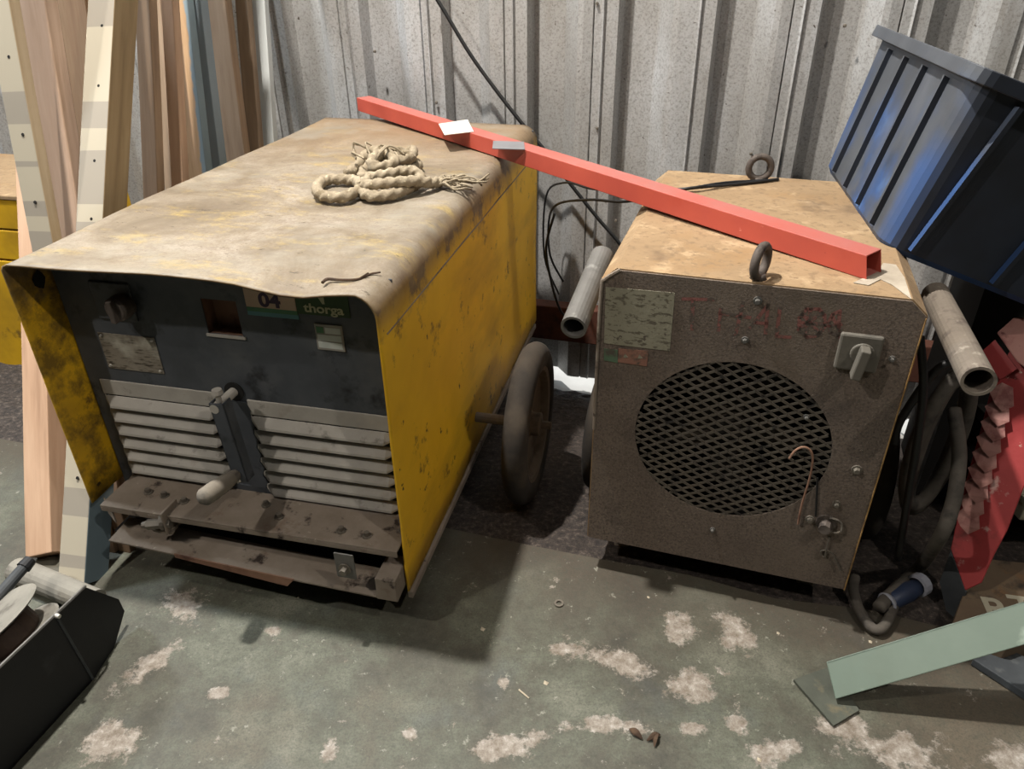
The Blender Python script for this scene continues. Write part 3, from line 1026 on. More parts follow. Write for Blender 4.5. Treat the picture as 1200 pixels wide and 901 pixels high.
def wheel(parent, x, y, r_, w_, zc, name='wheel', side=1):
    t = MB()
    pr = []
    for i in range(11):
        a = math.pi * i / 10 - math.pi / 2
        pr.append((r_ - w_ * .55 + w_ * .55 * math.cos(a), w_ / 2 * math.sin(a)))
    pr.append((r_ - w_ * 0.95, w_ * .42))
    pr.append((r_ - w_ * 0.95, -w_ * .42))
    t.lathe(pr, (x, y, zc), (1, 0, 0), 40, closed=True)
    o = t.build(name, 'rubber', parent, smooth=True)
    rim = MB()
    rr = r_ - w_ * 0.95
    rim.lathe([(rr, w_ * .40), (rr - .012, w_ * .36), (rr - .018, w_ * .05), (.05, -w_ * .12), (.032, w_ * .1), (.032, w_ * .45), (.014, w_ * .5), (0, w_ * .5)], (x, y, zc), (side, 0, 0), 32)
    rim.build('rim', 'hub_dust', o, smooth=False)
    MB().cyl((x, y, zc), (x + side * w_ * .9, y, zc), .011, .011, 10).build('axle_end', 'hub_dust', o)
    return o


def ground_z(p):
    d = (p - fz(530, 620)).dot(WN)
    return -0.012 - 0.292 * min(1.0, max(0, d) / 1.27) ** 1.6


wc = FY.G(.155, .56, 0)
gz = ground_z(wc)
wheel(Y, .155, .56, .222, .066, gz + .222)
wheel(Y, -Wd - .155 + .0, .56, .222, .066, .222 - .01, side=-1) if False else None
MB().cyl((-.3, .56, gz + .222), (.13, .56, gz + .222), .014, .014, 12).build('axle', 'rusty_steel', Y)
MB().cyl((-.42, .56, gz + .17), (-.37, .56, gz + .17), .17, .17, 24).build('inner_wheel', 'rubber', Y)

# ------------------------------------------------------------------ brown dusty machine
B = thing('welding_machine', 'dust-caked brown welding machine with round mesh grille, two pipe handles and two lifting eyes', 'machine', FB.o, FB.rz)
Bw, Bd, Bz0, Bz1, CH = 0.566, .735, .092, .768, .028
bp = MB()
sec = [(-Bw, Bz0), (-Bw, Bz1 - CH * .9), (-Bw + CH, Bz1), (-CH, Bz1), (0, Bz1 - CH * .9), (0, Bz0)]
ysb = [0.0, .1, .25, .45, .6, Bd]
for y in ysb:
    for (x, z) in sec:
        bp.v.append((x, y, z))
for j in range(len(ysb) - 1):
    for i in range(len(sec) - 1):
        a = j * 6 + i
        bp.f.append((a, a + 6, a + 7, a + 1))
cas = bp.build('casing', 'tan_top', B, solid=.003)
cas['label'] = 'tan dusty wrap-round casing'
MB().prism([(x, Bd, z) for x, z in sec], (0, 1, 0), .004).build('back_panel', 'caked_dust', B)
MB().box(-Bw + .01, -.01, .02, Bd - .02, Bz0, Bz0 + .006).build('floor_pan', 'dark_inside', B)
# front panel with round opening
GC, GR = V((-.285, 0, .42)), .193
fpn = MB()
N = 72
inner = [(GC.x + GR * math.cos(2 * math.pi * i / N), GC.z + GR * .97 * math.sin(2 * math.pi * i / N)) for i in range(N)]


def to_outline(ang):
    d = (math.cos(ang), math.sin(ang))
    best = 1e9
    n = len(sec)
    for i in range(n):
        (xa, za_), (xb, zb2) = sec[i], sec[(i + 1) % n]
        ex, ez_ = xb - xa, zb2 - za_
        den = d[0] * ez_ - d[1] * ex
        if abs(den) < 1e-9:
            continue
        t_ = ((xa - GC.x) * ez_ - (za_ - GC.z) * ex) / den
        s__ = ((xa - GC.x) * d[1] - (za_ - GC.z) * d[0]) / den
        if t_ > 0 and -1e-6 <= s__ <= 1 + 1e-6:
            best = min(best, t_)
    return (GC.x + d[0] * best, GC.z + d[1] * best)


angs = sorted([2 * math.pi * i / N for i in range(N)] + [math.atan2(z - GC.z, x - GC.x) % (2 * math.pi) for x, z in sec])
for a in angs:
    ix, iz = GC.x + GR * math.cos(a), GC.z + GR * .97 * math.sin(a)
    ox, oz = to_outline(a)
    fpn.v += [(ix, -.004, iz), (ox, -.004, oz), (ix, 0, iz), (ox, 0, oz)]
n = len(angs)
for i in range(n):
    j = (i + 1) % n
    fpn.f += [(4 * i, 4 * i + 1, 4 * j + 1, 4 * j), (4 * i + 2, 4 * j + 2, 4 * j + 3, 4 * i + 3), (4 * i, 4 * j, 4 * j + 2, 4 * i + 2), (4 * i + 1, 4 * i + 3, 4 * j + 3, 4 * j + 1)]
fpn.build('front_panel', 'caked_dust', B)
# thin bright edges
ed = MB()
ed.box(-.0008, .001, -.007, .004, Bz0, Bz1 - CH)
ed.add([], [])
ed.build('edge_strip', 'orange_edge', B)
el = MB()
el.tube([(-Bw, -.004, .40), (-Bw - .001, -.006, .60), (-Bw, -.006, Bz1 - CH - .01), (-Bw + .006, -.005, Bz1 - CH + .008), (-Bw + CH + .006, -.004, Bz1 + .002)], .0035, 6)
el.build('left_edge_bead', 'rusty_steel', B)
# expanded metal grille
gm = MB()
cw, chh = .0325, .0215
for i in range(-8, 9):
    for j in range(-19, 20):
        cx, cz = i * cw + (cw / 2 if j % 2 else 0), j * chh / 1.0 * .5 * 2 * .5
        for (sx_, sz_) in ((1, 1), (1, -1)):
            p = V((cx, 0, cz))
            q = V((cx + sx_ * cw / 2, 0, cz + sz_ * chh / 2))
            mid = (p + q) / 2
            if mid.length > GR * 1.0:
                continue
            d = (q - p).normalized()
            nn_ = V((-d.z, 0, d.x)) * .0024
            dy0, dy1 = -.001, .0035
            o_ = V((GC.x, 0, GC.z))
            vs = []
            for (pp, yy) in ((p, dy0 + .003 * (1 if sz_ > 0 else 0)), (q, dy0 + .003 * (0 if sz_ > 0 else 1))):
                for e_, y_ in ((nn_, 0), (-nn_, 0), (-nn_, .003), (nn_, .003)):
                    vs.append(o_ + pp + e_ + V((0, yy + y_ - .003, 0)))
            gm.add(vs, [(0, 1, 5, 4), (1, 2, 6, 5), (2, 3, 7, 6), (3, 0, 4, 7)])
gm.build('mesh_grille', 'mesh_dust', B)
# fan behind the mesh
fan = MB().lathe([(0, -.03), (.03, -.03), (.045, -.01), (.045, .03), (0, .03)], (GC.x, .09, GC.z), (0, 1, 0), 20)
fo = fan.build('fan_hub', 'rubber', B)
for i in range(5):
    a = i * 2 * math.pi / 5 + .3
    M_ = Matrix.Translation((GC.x, .09, GC.z)) @ Matrix.Rotation(a, 4, 'Y') @ Matrix.Rotation(.5, 4, 'X')
    MB().box(.04, .165, -.002, .002, -.04, .045, M=M_).build('fan_blade', 'rubber', fo)
MB().box(-Bw + .02, -.02, .2, .205, Bz0 + .02, Bz1 - .05).build('inner_plate', 'dark_inside', B)


def PB(px, py, y=-.004):
    return FB.at(px, py, 'y', y)


# pasted sheet with green and red labels below
a, b_, c_, d_ = PB(710, 336), PB(791, 343), PB(785, 411), PB(708, 402)
sh_ = MB().prism([V((p.x, -.0052, p.z)) for p in (a, b_, c_, d_)], (0, -1, 0), .001)
sh_.build('instruction_sheet', 'faded_sheet', B)
for nm, mt, q in (('green_label', 'faded_green', ((708, 408), (724, 410), (724, 425), (708, 422))), ('red_label', 'faded_red', ((725, 408), (760, 411), (758, 429), (724, 424)))):
    MB().prism([V((PB(*p).x, -.0052, PB(*p).z)) for p in q], (0, -1, 0), .001).build(nm, mt, B)
eyes = MB()
for (px, py) in ((733, 417), (750, 418)):
    q = PB(px, py)
    eyes.cyl((q.x, -.0052, q.z), (q.x, -.0062, q.z), .006, .006, 3)
eyes.build('warning_triangle', 'faded_sheet', B)
# hand-painted letters as brush strokes
letters = {
    'T': [[(800, 350), (836, 351)], [(812, 352), (811, 386)]],
    'H': [[(845, 362), (842, 387)], [(871, 354), (862, 392)], [(843, 367), (879, 372)]],
    'A': [[(878, 386), (900, 357)], [(900, 357), (897, 391)], [(886, 378), (899, 379)]],
    'L': [[(914, 361), (910, 393)], [(910, 394), (926, 395)]],
    'O': [[(960, 362), (945, 362), (937, 372), (936, 386), (945, 395), (958, 393), (967, 382), (966, 369), (960, 362)], [(940, 368), (962, 392)], [(938, 384), (964, 366)], [(944, 394), (950, 362)], [(940, 378), (966, 380)]],
    'G': [[(985, 364), (976, 368), (971, 378), (974, 390), (984, 394)], [(984, 366), (982, 396)], [(972, 382), (986, 380)], [(976, 372), (986, 390)]],
}
for L_, strokes in letters.items():
    lm = MB()
    for stk in strokes:
        pts_ = [PB(*p) for p in stk]
        for p, q in zip(pts_, pts_[1:]):
            d = (q - p)
            d.y = 0
            nn_ = V((-d.z, 0, d.x)).normalized() * .0032
            e_ = d.normalized() * .002
            lm.add([V((p.x, -.0046, p.z)) + nn_ - e_, V((p.x, -.0046, p.z)) - nn_ - e_, V((q.x, -.0046, q.z)) - nn_ + e_, V((q.x, -.0046, q.z)) + nn_ + e_], [(0, 1, 2, 3)])
    lm.build('painted_letter', 'faded_letter', B)
# switch
a, c_ = PB(986, 386), PB(1040, 438)
swo = MB().box(a.x, a.x + .072, -.016, -.004, a.z - .074, a.z - .002).build('isolator_switch', 'switch_grey', B, bevel=.004)
kx, kz = a.x + .041, a.z - .036
M_ = Matrix.Translation((kx, -.016, kz)) @ Matrix.Rotation(.12, 4, 'Y')
kn = MB().cyl((kx, -.016, kz), (kx, -.021, kz), .021, .020, 20)
kn.box(-.0085, .0085, -.030, -.004, -.042, .018, M=M_)
kno = kn.build('knob', 'switch_grey', swo, bevel=.003)
# screws, studs, terminal and hook wire
for nm, (px, py), r_ in (('screw', (873, 398), .006), ('screw', (888, 352), .007), ('screw', (945, 488), .005), ('screw', (1045, 420), .005), ('nut', (949, 608), .008), ('nut', (980, 590), .007), ('bolt', (1004, 550), .009), ('screw', (835, 620), .005)):
    q = PB(px, py)
    sc2 = MB().cyl((q.x, -.004, q.z), (q.x, -.007, q.z), r_ * 1.15, r_ * 1.15, 12).cyl((q.x, -.007, q.z), (q.x, -.014, q.z), r_ * .75, r_ * .6, 6)
    sc2.build(nm, 'bolt_steel' if nm != 'screw' else 'galvanised_pipe', B)
q = PB(968, 612)
te = MB().cyl((q.x, -.004, q.z), (q.x - .004, -.030, q.z), .012, .012, 8).cyl((q.x, -.004, q.z), (q.x, -.008, q.z), .02, .02, 16)
teo = te.build('terminal_stud', 'eye_steel', B)
MB().tube([(q.x + .004, -.012, q.z + .02), (q.x + .025, -.012, q.z + .014), (q.x + .03, -.014, q.z - .006), (q.x + .018, -.013, q.z - .016), (q.x + .004, -.012, q.z - .01)], .0025, 6).build('ring_clip', 'mesh_dust', teo)
w0 = [PB(x, y, -.012) for x, y in ((925, 537), (933, 527), (944, 524), (952, 533), (950, 555), (940, 590), (935, 614))]
MB().tube(w0, .0022, 6).build('hook_wire', 'red_rust', B)
w1 = [PB(x, y, -.010) for x, y in ((972, 630), (968, 645), (966, 652), (962, 650), (963, 645), (972, 646), (978, 652), (985, 668))]
MB().tube(w1, .0018, 6).build('lead_wire', 'mesh_dust', B)
w2 = MB().cyl(PB(958, 560, -.008), PB(956, 605, -.008), .0022, .0022, 6).build('rod', 'dark_inside', B)
# torn label on the top right
q = [FB.at(x, y, 'z', Bz1 + .0045) for x, y in ((1000, 331), (1018, 334), (1032, 327), (1045, 333), (1060, 344), (1068, 350), (1060, 325), (1050, 310), (1035, 308), (1028, 318))]
MB().prism([p for p in q], (0, 0, 1), .001).build('torn_label', 'torn_paper', B)


def eyebolt(px, py, ang, nm='lifting_eye', rr=.028):
    c0 = FB.at(px, py, 'z', Bz1)
    e = MB()
    c = V((c0.x, c0.y, Bz1 + rr + .008))
    dx = V((math.cos(ang), math.sin(ang), 0))
    pts_ = [c + dx * rr * math.cos(t) + V((0, 0, rr * math.sin(t))) for t in [2 * math.pi * i / 16 for i in range(16)]]
    e.tube(pts_, .0085, 10, closed=True, sub=2)
    e.cyl(c0 + V((0, 0, 0)), c0 + V((0, 0, .012)), .016, .012, 14)
    e.build(nm, 'eye_steel', B, smooth=True)


eyebolt(888, 328, 1.20)
eyebolt(888, 213, .25)
# handles
for (xl, p0, p1, mt) in ((-.612, (672, 384), (706, 300), 'galvanised_pipe'), (.075, (1147, 447), (1096, 345), 'mortar_pipe')):
    a = FB.at(p0[0], p0[1], 'x', xl)
    c_ = FB.at(p1[0], p1[1], 'x', xl)
    d = (c_ - a).normalized()
    R1 = .0262
    L1 = (c_ - a).length
    hp = MB().lathe([(R1, 0), (R1, L1), (R1 * .6, L1 + .012), (0, L1 + .014)], a, d, 24)
    hp.lathe([(R1, 0), (R1 * .8, 0), (R1 * .8, .12), (0, .12)], a, d, 24)
    ho = hp.build('pipe_handle', mt, B, smooth=False)
    sgn = 1 if xl < 0 else -1
    e_ = c_ - d * .02
    MB().tube([e_, e_ + V((sgn * .02, .01, -.01)), V((-Bw if xl < 0 else 0, e_.y + .02, e_.z - .03))], .012, 8).build('handle_bracket', 'rusty_steel', B)
# wheels behind
for xx, sd in ((-Bw - .055, -1), (.085, 1)):
    pc = FB.G(xx, .42, 0)
    gz = ground_z(pc)
    wheel(B, xx, .42, .18, .05, gz + .18, side=sd)
pc = FB.G(-.28, .42, 0)
MB().cyl((-Bw - .06, .42, ground_z(pc) + .18), (.09, .42, ground_z(pc) + .18), .012, .012, 10).build('axle', 'rusty_steel', B)
for x in (-.50, -.06):
    pc = FB.G(x, .09, 0)
    MB().box(x - .018, x + .018, .10, .14, ground_z(pc) - .01, Bz0 + .004).build('foot', 'rusty_steel', B, bevel=.003)

# ------------------------------------------------------------------ red steel bar across both machines
ra = fz(600, 190, Zt + .004)
rb = fz(1005, 325, Bz1 + .003)
rd = (rb - ra).normalized()
rlen = (rb - ra).length
bw_, bh_ = .052, .044
back = (V((0, 0, 1)).cross(rd)).normalized()
if back.y < 0:
    back = -back
upv = rd.cross(back)
if upv.z < 0:
    upv = -upv
Mr = Matrix(((rd.x, back.x, upv.x, ra.x), (rd.y, back.y, upv.y, ra.y), (rd.z, back.z, upv.z, ra.z), (0, 0, 0, 1)))
xs0, xs1 = -.86, rlen + .006
R = thing('steel_bar', 'long red painted square steel bar lying slantwise across both machines', 'steel bar')
R.matrix_world = Mr
rbm = MB()
tk = .003
# hollow square tube
outer = [(0, 0), (bw_, 0), (bw_, bh_), (0, bh_)]
inn = [(tk, tk), (bw_ - tk, tk), (bw_ - tk, bh_ - tk), (tk, bh_ - tk)]
for x in (xs0, xs1):
    for (y, z) in outer:
        rbm.v.append((x + (0.012 if (x == xs1 and z == 0) else 0), y, z))
    for (y, z) in inn:
        rbm.v.append((x, y, z))
for i in range(4):
    j = (i + 1) % 4
    rbm.f += [(i, j, 8 + j, 8 + i), (4 + i, 12 + i, 12 + j, 4 + j), (i, 4 + i, 4 + j, j), (8 + i, 8 + j, 12 + j, 12 + i)]
rbm.build('square_tube', 'red_paint', R, bevel=.0015)


def bar_point(px, py):
    p = onp(px, py, ra + upv * bh_, upv) - ra
    return V((p.dot(rd), p.dot(back), p.dot(upv)))


def card(nm, pxs, label, cat, mt):
    pts_ = [bar_point(*p) for p in pxs]
    m_ = MB().prism([Mr @ V((p.x, p.y, bh_ + .0025)) for p in pts_], upv, .0018)
    return tag(m_.build(nm, mt), label, cat)


card('paper_tag', ((514, 146), (548, 141), (555, 155), (521, 159)), 'white paper tag lying on the red bar near its upper end', 'tag', 'tag_white')
gt = card('metal_tag', ((578, 166), (614, 167), (615, 176), (577, 175)), 'small grey metal tag lying on the red bar above the yellow hood edge', 'tag', 'tag_grey')

# ------------------------------------------------------------------ rope on the yellow hood
rope = thing('rope', 'frayed beige rope coiled in a heap on the dusty yellow hood', 'rope', FY.G(-.25, .65, Zt + .004), FY.rz)


def RP(px, py, z=.012):
    q = FY.at(px, py, 'z', Zt + z)
    return V((q.x + .25, q.y - .65, z + .002))


def ropeseg(pts_, r=.0125, nm='strand', closed=False):
    MB().tube(pts_, r, 15, closed=closed, sub=9, twist=80, lobes=3, lob=.2).build(nm, 'rope_fibre', rope, smooth=True)


ropeseg([RP(x, y) for x, y in ((420, 226), (402, 234), (378, 232), (372, 223), (382, 214), (405, 213), (420, 216))] + [RP(425, 222, .02), RP(432, 212, .03), RP(450, 208, .034), RP(470, 204, .036), RP(486, 204, .034), RP(493, 212, .022), RP(486, 220, .014), RP(462, 230), RP(438, 233), RP(426, 229), RP(424, 222, .014), RP(434, 220, .03), RP(460, 217, .034), RP(490, 215, .03), RP(505, 217, .018), RP(516, 216)], nm='long_coil')
ropeseg([RP(x, y, z) for x, y, z in ((408, 205, .012), (420, 199, .014), (440, 203, .016), (462, 197, .02), (484, 193, .018), (488, 199, .014), (462, 206, .012), (436, 212, .012), (425, 207, .02), (432, 198, .03), (452, 190, .034), (476, 188, .03))], nm='middle_coil')
ropeseg([RP(x, y, z) for x, y, z in ((410, 206, .02), (420, 196, .035), (428, 186, .05), (440, 180, .06), (455, 184, .058), (462, 192, .05), (450, 198, .045), (436, 196, .05), (440, 186, .06), (460, 180, .06), (476, 184, .05), (484, 190, .04))], nm='top_knot')
ropeseg([RP(x, y, z) for x, y, z in ((470, 184, .03), (484, 178, .036), (482, 187, .045), (468, 190, .05), (462, 182, .055))], r=.011, nm='side_knot')
fr = MB()
for i in range(26):
    a = RP(512 + random.uniform(0, 6), 216 + random.uniform(-3, 3), .012)
    pts_ = [a]
    ang = random.uniform(-.55, .5)
    ln = random.uniform(.05, .13)
    for k_ in range(1, 5):
        pts_.append(a + V((ln * k_ / 4 * math.cos(ang + random.uniform(-.4, .4)), ln * k_ / 4 * math.sin(ang) + random.uniform(-.012, .012), random.uniform(-.008, .014))))
    fr.tube(pts_, .0026, 5, sub=3)
fr.build('frayed_end', 'rope_fibre', rope, smooth=True)
fr = MB()
for i in range(9):
    a = RP(420 + random.uniform(-4, 25), 188 + random.uniform(-6, 4), .055)
    c_ = a + V((random.uniform(-.03, .04), random.uniform(.0, .05), random.uniform(.01, .03)))
    e_ = c_ + V((random.uniform(-.0, .05), random.uniform(-.02, .03), random.uniform(-.03, -.005)))
    fr.tube([a, c_, e_], .0028, 5, sub=6)
fr.build('loose_yarn', 'rope_fibre', rope, smooth=True)

# twig on the hood's front edge
tw = [fz(x, y, Zt + .006) for x, y in ((378, 331), (384, 327), (400, 328), (420, 327), (434, 321), (446, 319))]
tm = MB().tube(tw, lambda t: .0032 * (1 - .5 * t), 6)
tm.tube([tw[1], tw[1] + V((-.004, -.012, .002))], .0018, 5)
tm.tube([tw[3], tw[3] + V((.016, .014, .006))], .0016, 5)
tag(tm.build('twig', 'dry_leaf'), 'thin dark twig lying at the front edge of the yellow hood', 'twig')

# ------------------------------------------------------------------ blue-grey tub
A_, B_ = fz(965, 195, Bz1 + .004), fz(1030, 290, Bz1 + .004)
rr_ = ray(1200, 358)
e_ = B_ - A_
Cc = CAM + rr_ * ((B_ - CAM).dot(e_) / rr_.dot(e_))
ex = (A_ - B_).normalized()
ey = (Cc - B_).normalized()
ey = (ey - ex * ey.dot(ex)).normalized()
ez = ey.cross(ex) if ey.cross(ex).z > 0 else ex.cross(ey)
LX, LY, HZ, FLR = (A_ - B_).length, .46, .345, .035
T = thing('storage_tub', 'large ribbed plastic tub, dark grey above and blue below, tipped on the right machine', 'tub')
if ex.cross(ey).dot(ez) < 0:
    flip = True
else:
    flip = False
Mt = Matrix(((ex.x, ey.x, ez.x, B_.x), (ex.y, ey.y, ez.y, B_.y), (ex.z, ey.z, ez.z, B_.z), (0, 0, 0, 1)))


def TP(x, y, z):
    return Mt @ V((x, y, z))


# walls as flared loops, inner and outer; built in tub axes then carried by the empty
T.location = B_
q_ = Mt.to_3x3()
tub_local = Matrix.Identity(3)
if flip:            # keep a right-handed parent frame: mirror the y axis
    q_ = Matrix(((ex.x, -ey.x, ez.x), (ex.y, -ey.y, ez.y), (ex.z, -ey.z, ez.z)))
sy = -1 if flip else 1
T.rotation_euler = q_.to_euler()


def loop(off, z, rad=.045, k=5):
    x0, x1, y0, y1 = -off, LX + off, -off, LY + off
    pts_ = []
    for (cx, cy, a0) in ((x1 - rad, y1 - rad, 0), (x0 + rad, y1 - rad, 90), (x0 + rad, y0 + rad, 180), (x1 - rad, y0 + rad, 270)):
        for i in range(k + 1):
            a = math.radians(a0 + 90 * i / k)
            pts_.append(V((cx + rad * math.cos(a), (cy + rad * math.sin(a)) * sy, z)))
    return pts_


rings = [loop(-.01, .0), loop(0, .012), loop(FLR * .9, HZ - .03), loop(FLR, HZ), loop(FLR - .006, HZ), loop(-.004, .016), ]
tbm = MB()
nl = len(rings[0])
for R_ in rings:
    tbm.v += [tuple(p) for p in R_]
for j in range(len(rings) - 1):
    for i in range(nl):
        i2 = (i + 1) % nl
        tbm.f.append((j * nl + i, j * nl + i2, (j + 1) * nl + i2, (j + 1) * nl + i))
tbm.f.append(tuple(range(nl)))
tbm.f.append(tuple(range(5 * nl, 6 * nl)))
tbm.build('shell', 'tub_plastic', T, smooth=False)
rm = MB()
R1_, R2_, R3_, R4_ = loop(FLR - .002, HZ - .022), loop(FLR + .022, HZ - .022), loop(FLR + .022, HZ + .004), loop(FLR - .006, HZ + .004)
for R_ in (R1_, R2_, R3_, R4_):
    rm.v += [tuple(p) for p in R_]
for j in range(4):
    for i in range(nl):
        i2 = (i + 1) % nl
        rm.f.append((j * nl + i, j * nl + i2, ((j + 1) % 4) * nl + i2, ((j + 1) % 4) * nl + i))
rm.build('rim', 'tub_plastic', T, bevel=.002)


def rib(pa, pb, nrm, nm='rib', w_=.009, h_=.016):
    pa, pb, nrm = V(pa), V(pb), V(nrm).normalized()
    s_ = (pb - pa).normalized().cross(nrm).normalized() * w_ / 2
    m_ = MB()
    m_.prism([pa - s_ - nrm * .004, pa + s_ - nrm * .004, pb + s_ - nrm * .004, pb - s_ - nrm * .004], -nrm, h_)
    return m_.build(nm, 'tub_plastic', T)


def onside(u, v, side):
    """u along, v up, on the flared outer faces"""
    o_ = FLR * .9 * v
    z = .012 + (HZ - .045) * v
    if side == 'end':         # the narrow face seen at the left (y = 0 side)
        return V((u, -o_ * sy, z))
    return V((-o_, u * sy, z))


for f_ in (.14, .36, .58, .80):
    rib(onside(LX * f_, .02, 'end'), onside(LX * f_, 1.0, 'end'), (0, -sy, 0.1), 'rib')
for f_ in (.12, .50, .88):
    rib(onside(LY * f_, .02, 'long'), onside(LY * f_, 1.0, 'long'), (-1, 0, 0.1), 'rib', h_=.022)
MB().box(-.03, LX + .03, -.01, .01, -.0, .0) if False else None

# ------------------------------------------------------------------ lumber leaning left of the yellow machine
lum = thing  # noqa


def board(name, label, xt, yt, xb, yb, mt, w_, th, lean, xg=-.83, ground=None, top=2.1, yaw=0.0, cut=None):
    """image line (xt,yt)-(xb,yb); foot on the floor at local x = xg beside the yellow machine, leaning back"""
    nrm = ray(xt, yt).cross(ray(xb, yb))
    if ground is None:
        base = FY.G(xg, 0, 0)
        s_ = (CAM - base).dot(nrm) / FY.D.dot(nrm)
        gpt = base + FY.D * s_
    else:
        gpt = fz(*ground)
    kD = gpt.dot(WN) + lean
    tp = onp(xt, yt, WN * kD, WN)
    d = (tp - gpt).normalized()
    zax = d
    xax = (FY.W * math.cos(yaw) + FY.D * math.sin(yaw))
    xax = (xax - zax * xax.dot(zax)).normalized()
    yax = zax.cross(xax)
    L_ = min(top, (WN * (WK - .05)).dot(WN)) if False else top
    # stop before the wall
    lim = (WK - .06 - gpt.dot(WN)) / max(1e-3, d.dot(WN))
    L_ = min(top, lim)
    if cut:
        L_ = cut
    m_ = MB()
    n_ = 10
    for i in range(n_ + 1):
        z = L_ * i / n_
        bow = .004 * mnoise.noise(V((z * 1.3, xt * .1, 0)))
        for (sx_, sy_) in ((-1, -1), (1, -1), (1, 1), (-1, 1)):
            m_.v.append((sx_ * w_ / 2 + bow, sy_ * th / 2 + bow, z))
    for i in range(n_):
        for q in range(4):
            q2 = (q + 1) % 4
            m_.f.append((i * 4 + q, i * 4 + q2, i * 4 + 4 + q2, i * 4 + 4 + q))
    m_.f += [(3, 2, 1, 0), tuple(n_ * 4 + q for q in range(4))]
    o = m_.build(name, mt, bevel=.0025)
    lift = th / 2 * abs(yax.z) + w_ / 2 * abs(xax.z) + .001
    loc = gpt + V((0, 0, lift)) + yax * (th / 2)
    o.matrix_world = Matrix(((xax.x, yax.x, zax.x, loc.x), (xax.y, yax.y, zax.y, loc.y), (xax.z, yax.z, zax.z, loc.z), (0, 0, 0, 1)))
    if o.matrix_world.translation.z:
        pass
    if mt in ('wood_cream', 'wood_nailed'):
        z = .25
        while z < L_ - .1:
            q = MB().cyl((.004, -th / 2 - .0005, z), (.004, -th / 2 - .0025, z), .0042, .0035, 8).build('nail', 'dark_inside', o)
            z += .13 + .05 * random.random()
    tag(o, label, 'board', None)
    print(name, label[:30], 'foot', [round(x, 2) for x in FY.L(gpt)], 'topL', round(L_, 2), [round(x, 2) for x in FY.L(gpt + d * L_)])
    return o


BD = [
    # label, xt, yt, xb, yb, mat, width, thick, lean, extra
    ('pale pine beam standing in front of the yellow crate machine, ends below the white strips', 36, 180, 50, 660, 'wood_orange', .072, .068, .72, dict(ground=(50, 662), cut=1.10)),
    ('white-washed strip with nail holes, leftmost of the leaning lumber', -2, 0, 48, 280, 'wood_cream', .062, .03, .30, dict(xg=-.90)),
    ('smooth pinkish pine board, second from the left of the leaning lumber', 33, 0, 76, 275, 'wood_pink', .10, .04, .42, dict(xg=-.86)),
    ('rough tan board between the pinkish board and the nailed timber', 78, 0, 112, 215, 'wood_rough', .115, .03, .52, dict(xg=-.85)),
    ('timber with white nailed face, brown side and slate paint at its foot', 124, 0, 86, 690, 'wood_nailed', .072, .078, .70, dict(ground=(86, 692))),
    ('narrow light tan strip behind the nailed timber', 166, 0, 176, 232, 'wood_tan', .045, .03, .50, dict(xg=-.83)),
    ('brown board in shade right of the narrow tan strip', 180, 0, 203, 222, 'wood_brown', .05, .04, .52, dict(xg=-.82)),
    ('slim orange-pink strip with a knot above the yellow hood', 194, 0, 207, 218, 'wood_orange', .036, .03, .46, dict(xg=-.81)),
    ('tan board with ragged blue-grey paint along its right edge', 206, 0, 230, 205, 'wood_painted_edge', .070, .035, .50, dict(xg=-.82)),
    ('slate-blue painted strip beside the ragged-edged board', 230, 0, 254, 198, 'wood_slate', .03, .04, .45, dict(xg=-.81)),
    ('tan board with dark knots, right of the slate-blue strip', 251, 0, 274, 190, 'wood_tan', .088, .04, .52, dict(xg=-.82)),
    ('brown board between the knotted board and the grey-white board', 283, 0, 297, 180, 'wood_brown', .046, .03, .50, dict(xg=-.82)),
    ('grey-white painted board, right of the brown board', 302, 0, 313, 172, 'wood_greywhite', .052, .03, .50, dict(xg=-.82)),
    ('grey-white speckled strip in the shaded corner behind the hood', 337, 0, 357, 130, 'wood_greywhite', .040, .02, .45, dict(xg=-.80)),
    ('dark brown plank in the corner where the lumber meets the wall', 352, 0, 374, 146, 'wood_brown', .05, .03, .42, dict(xg=-.80)),
]
for (lb_, xt, yt, xb, yb, mt, w_, th, ln, kw) in BD:
    board('timber_board', lb_, xt, yt, xb, yb, mt, w_, th, ln, **kw)
# short offcuts whose feet show under the hood flap
for i, (px, lab) in enumerate(((128, 'short pine offcut standing under the torn left flap of the yellow machine'), (146, 'second short pine offcut, right of the first under the left flap'))):
    a = fz(px, 647)
    o = MB().box(-.018, .018, 0, .02, 0, .16).build('offcut', 'wood_orange', bevel=.002)
    o.location = a
    o.rotation_euler = (-.12, 0, FY.rz)
    tag(o, lab, 'board')

# ------------------------------------------------------------------ second yellow machine at the left edge
c0 = fz(22, 230, .60)
fm = Frame(c0, -13.4)
Q = thing('machine_cabinet', 'worn yellow machine cabinet with dusty top, cut by the left edge', 'machine', (c0.x, c0.y, 0), FY.rz)
zb0 = fm.at(10, 520, 'y', 0).z
MB().box(-.6, 0, 0, .5, zb0, .36).build('lower_door', 'yellow_paint', Q, bevel=.004)
MB().box(-.6, 0, 0, .5, .366, .475).build('middle_door', 'yellow_paint', Q, bevel=.004)
MB().box(-.6, 0, 0, .5, .48, .585).build('upper_door', 'yellow_paint', Q, bevel=.004)
MB().box(-.6, .003, -.004, .5, .585, .60).build('top_plate', 'tan_top', Q, bevel=.003)
lq = MB()
for x in (-.55, -.05):
    for y in (.05, .45):
        MB().box(x - .02, x + .02, y - .02, y + .02, 0, zb0 + .001).build('leg', 'dark_inside', Q)

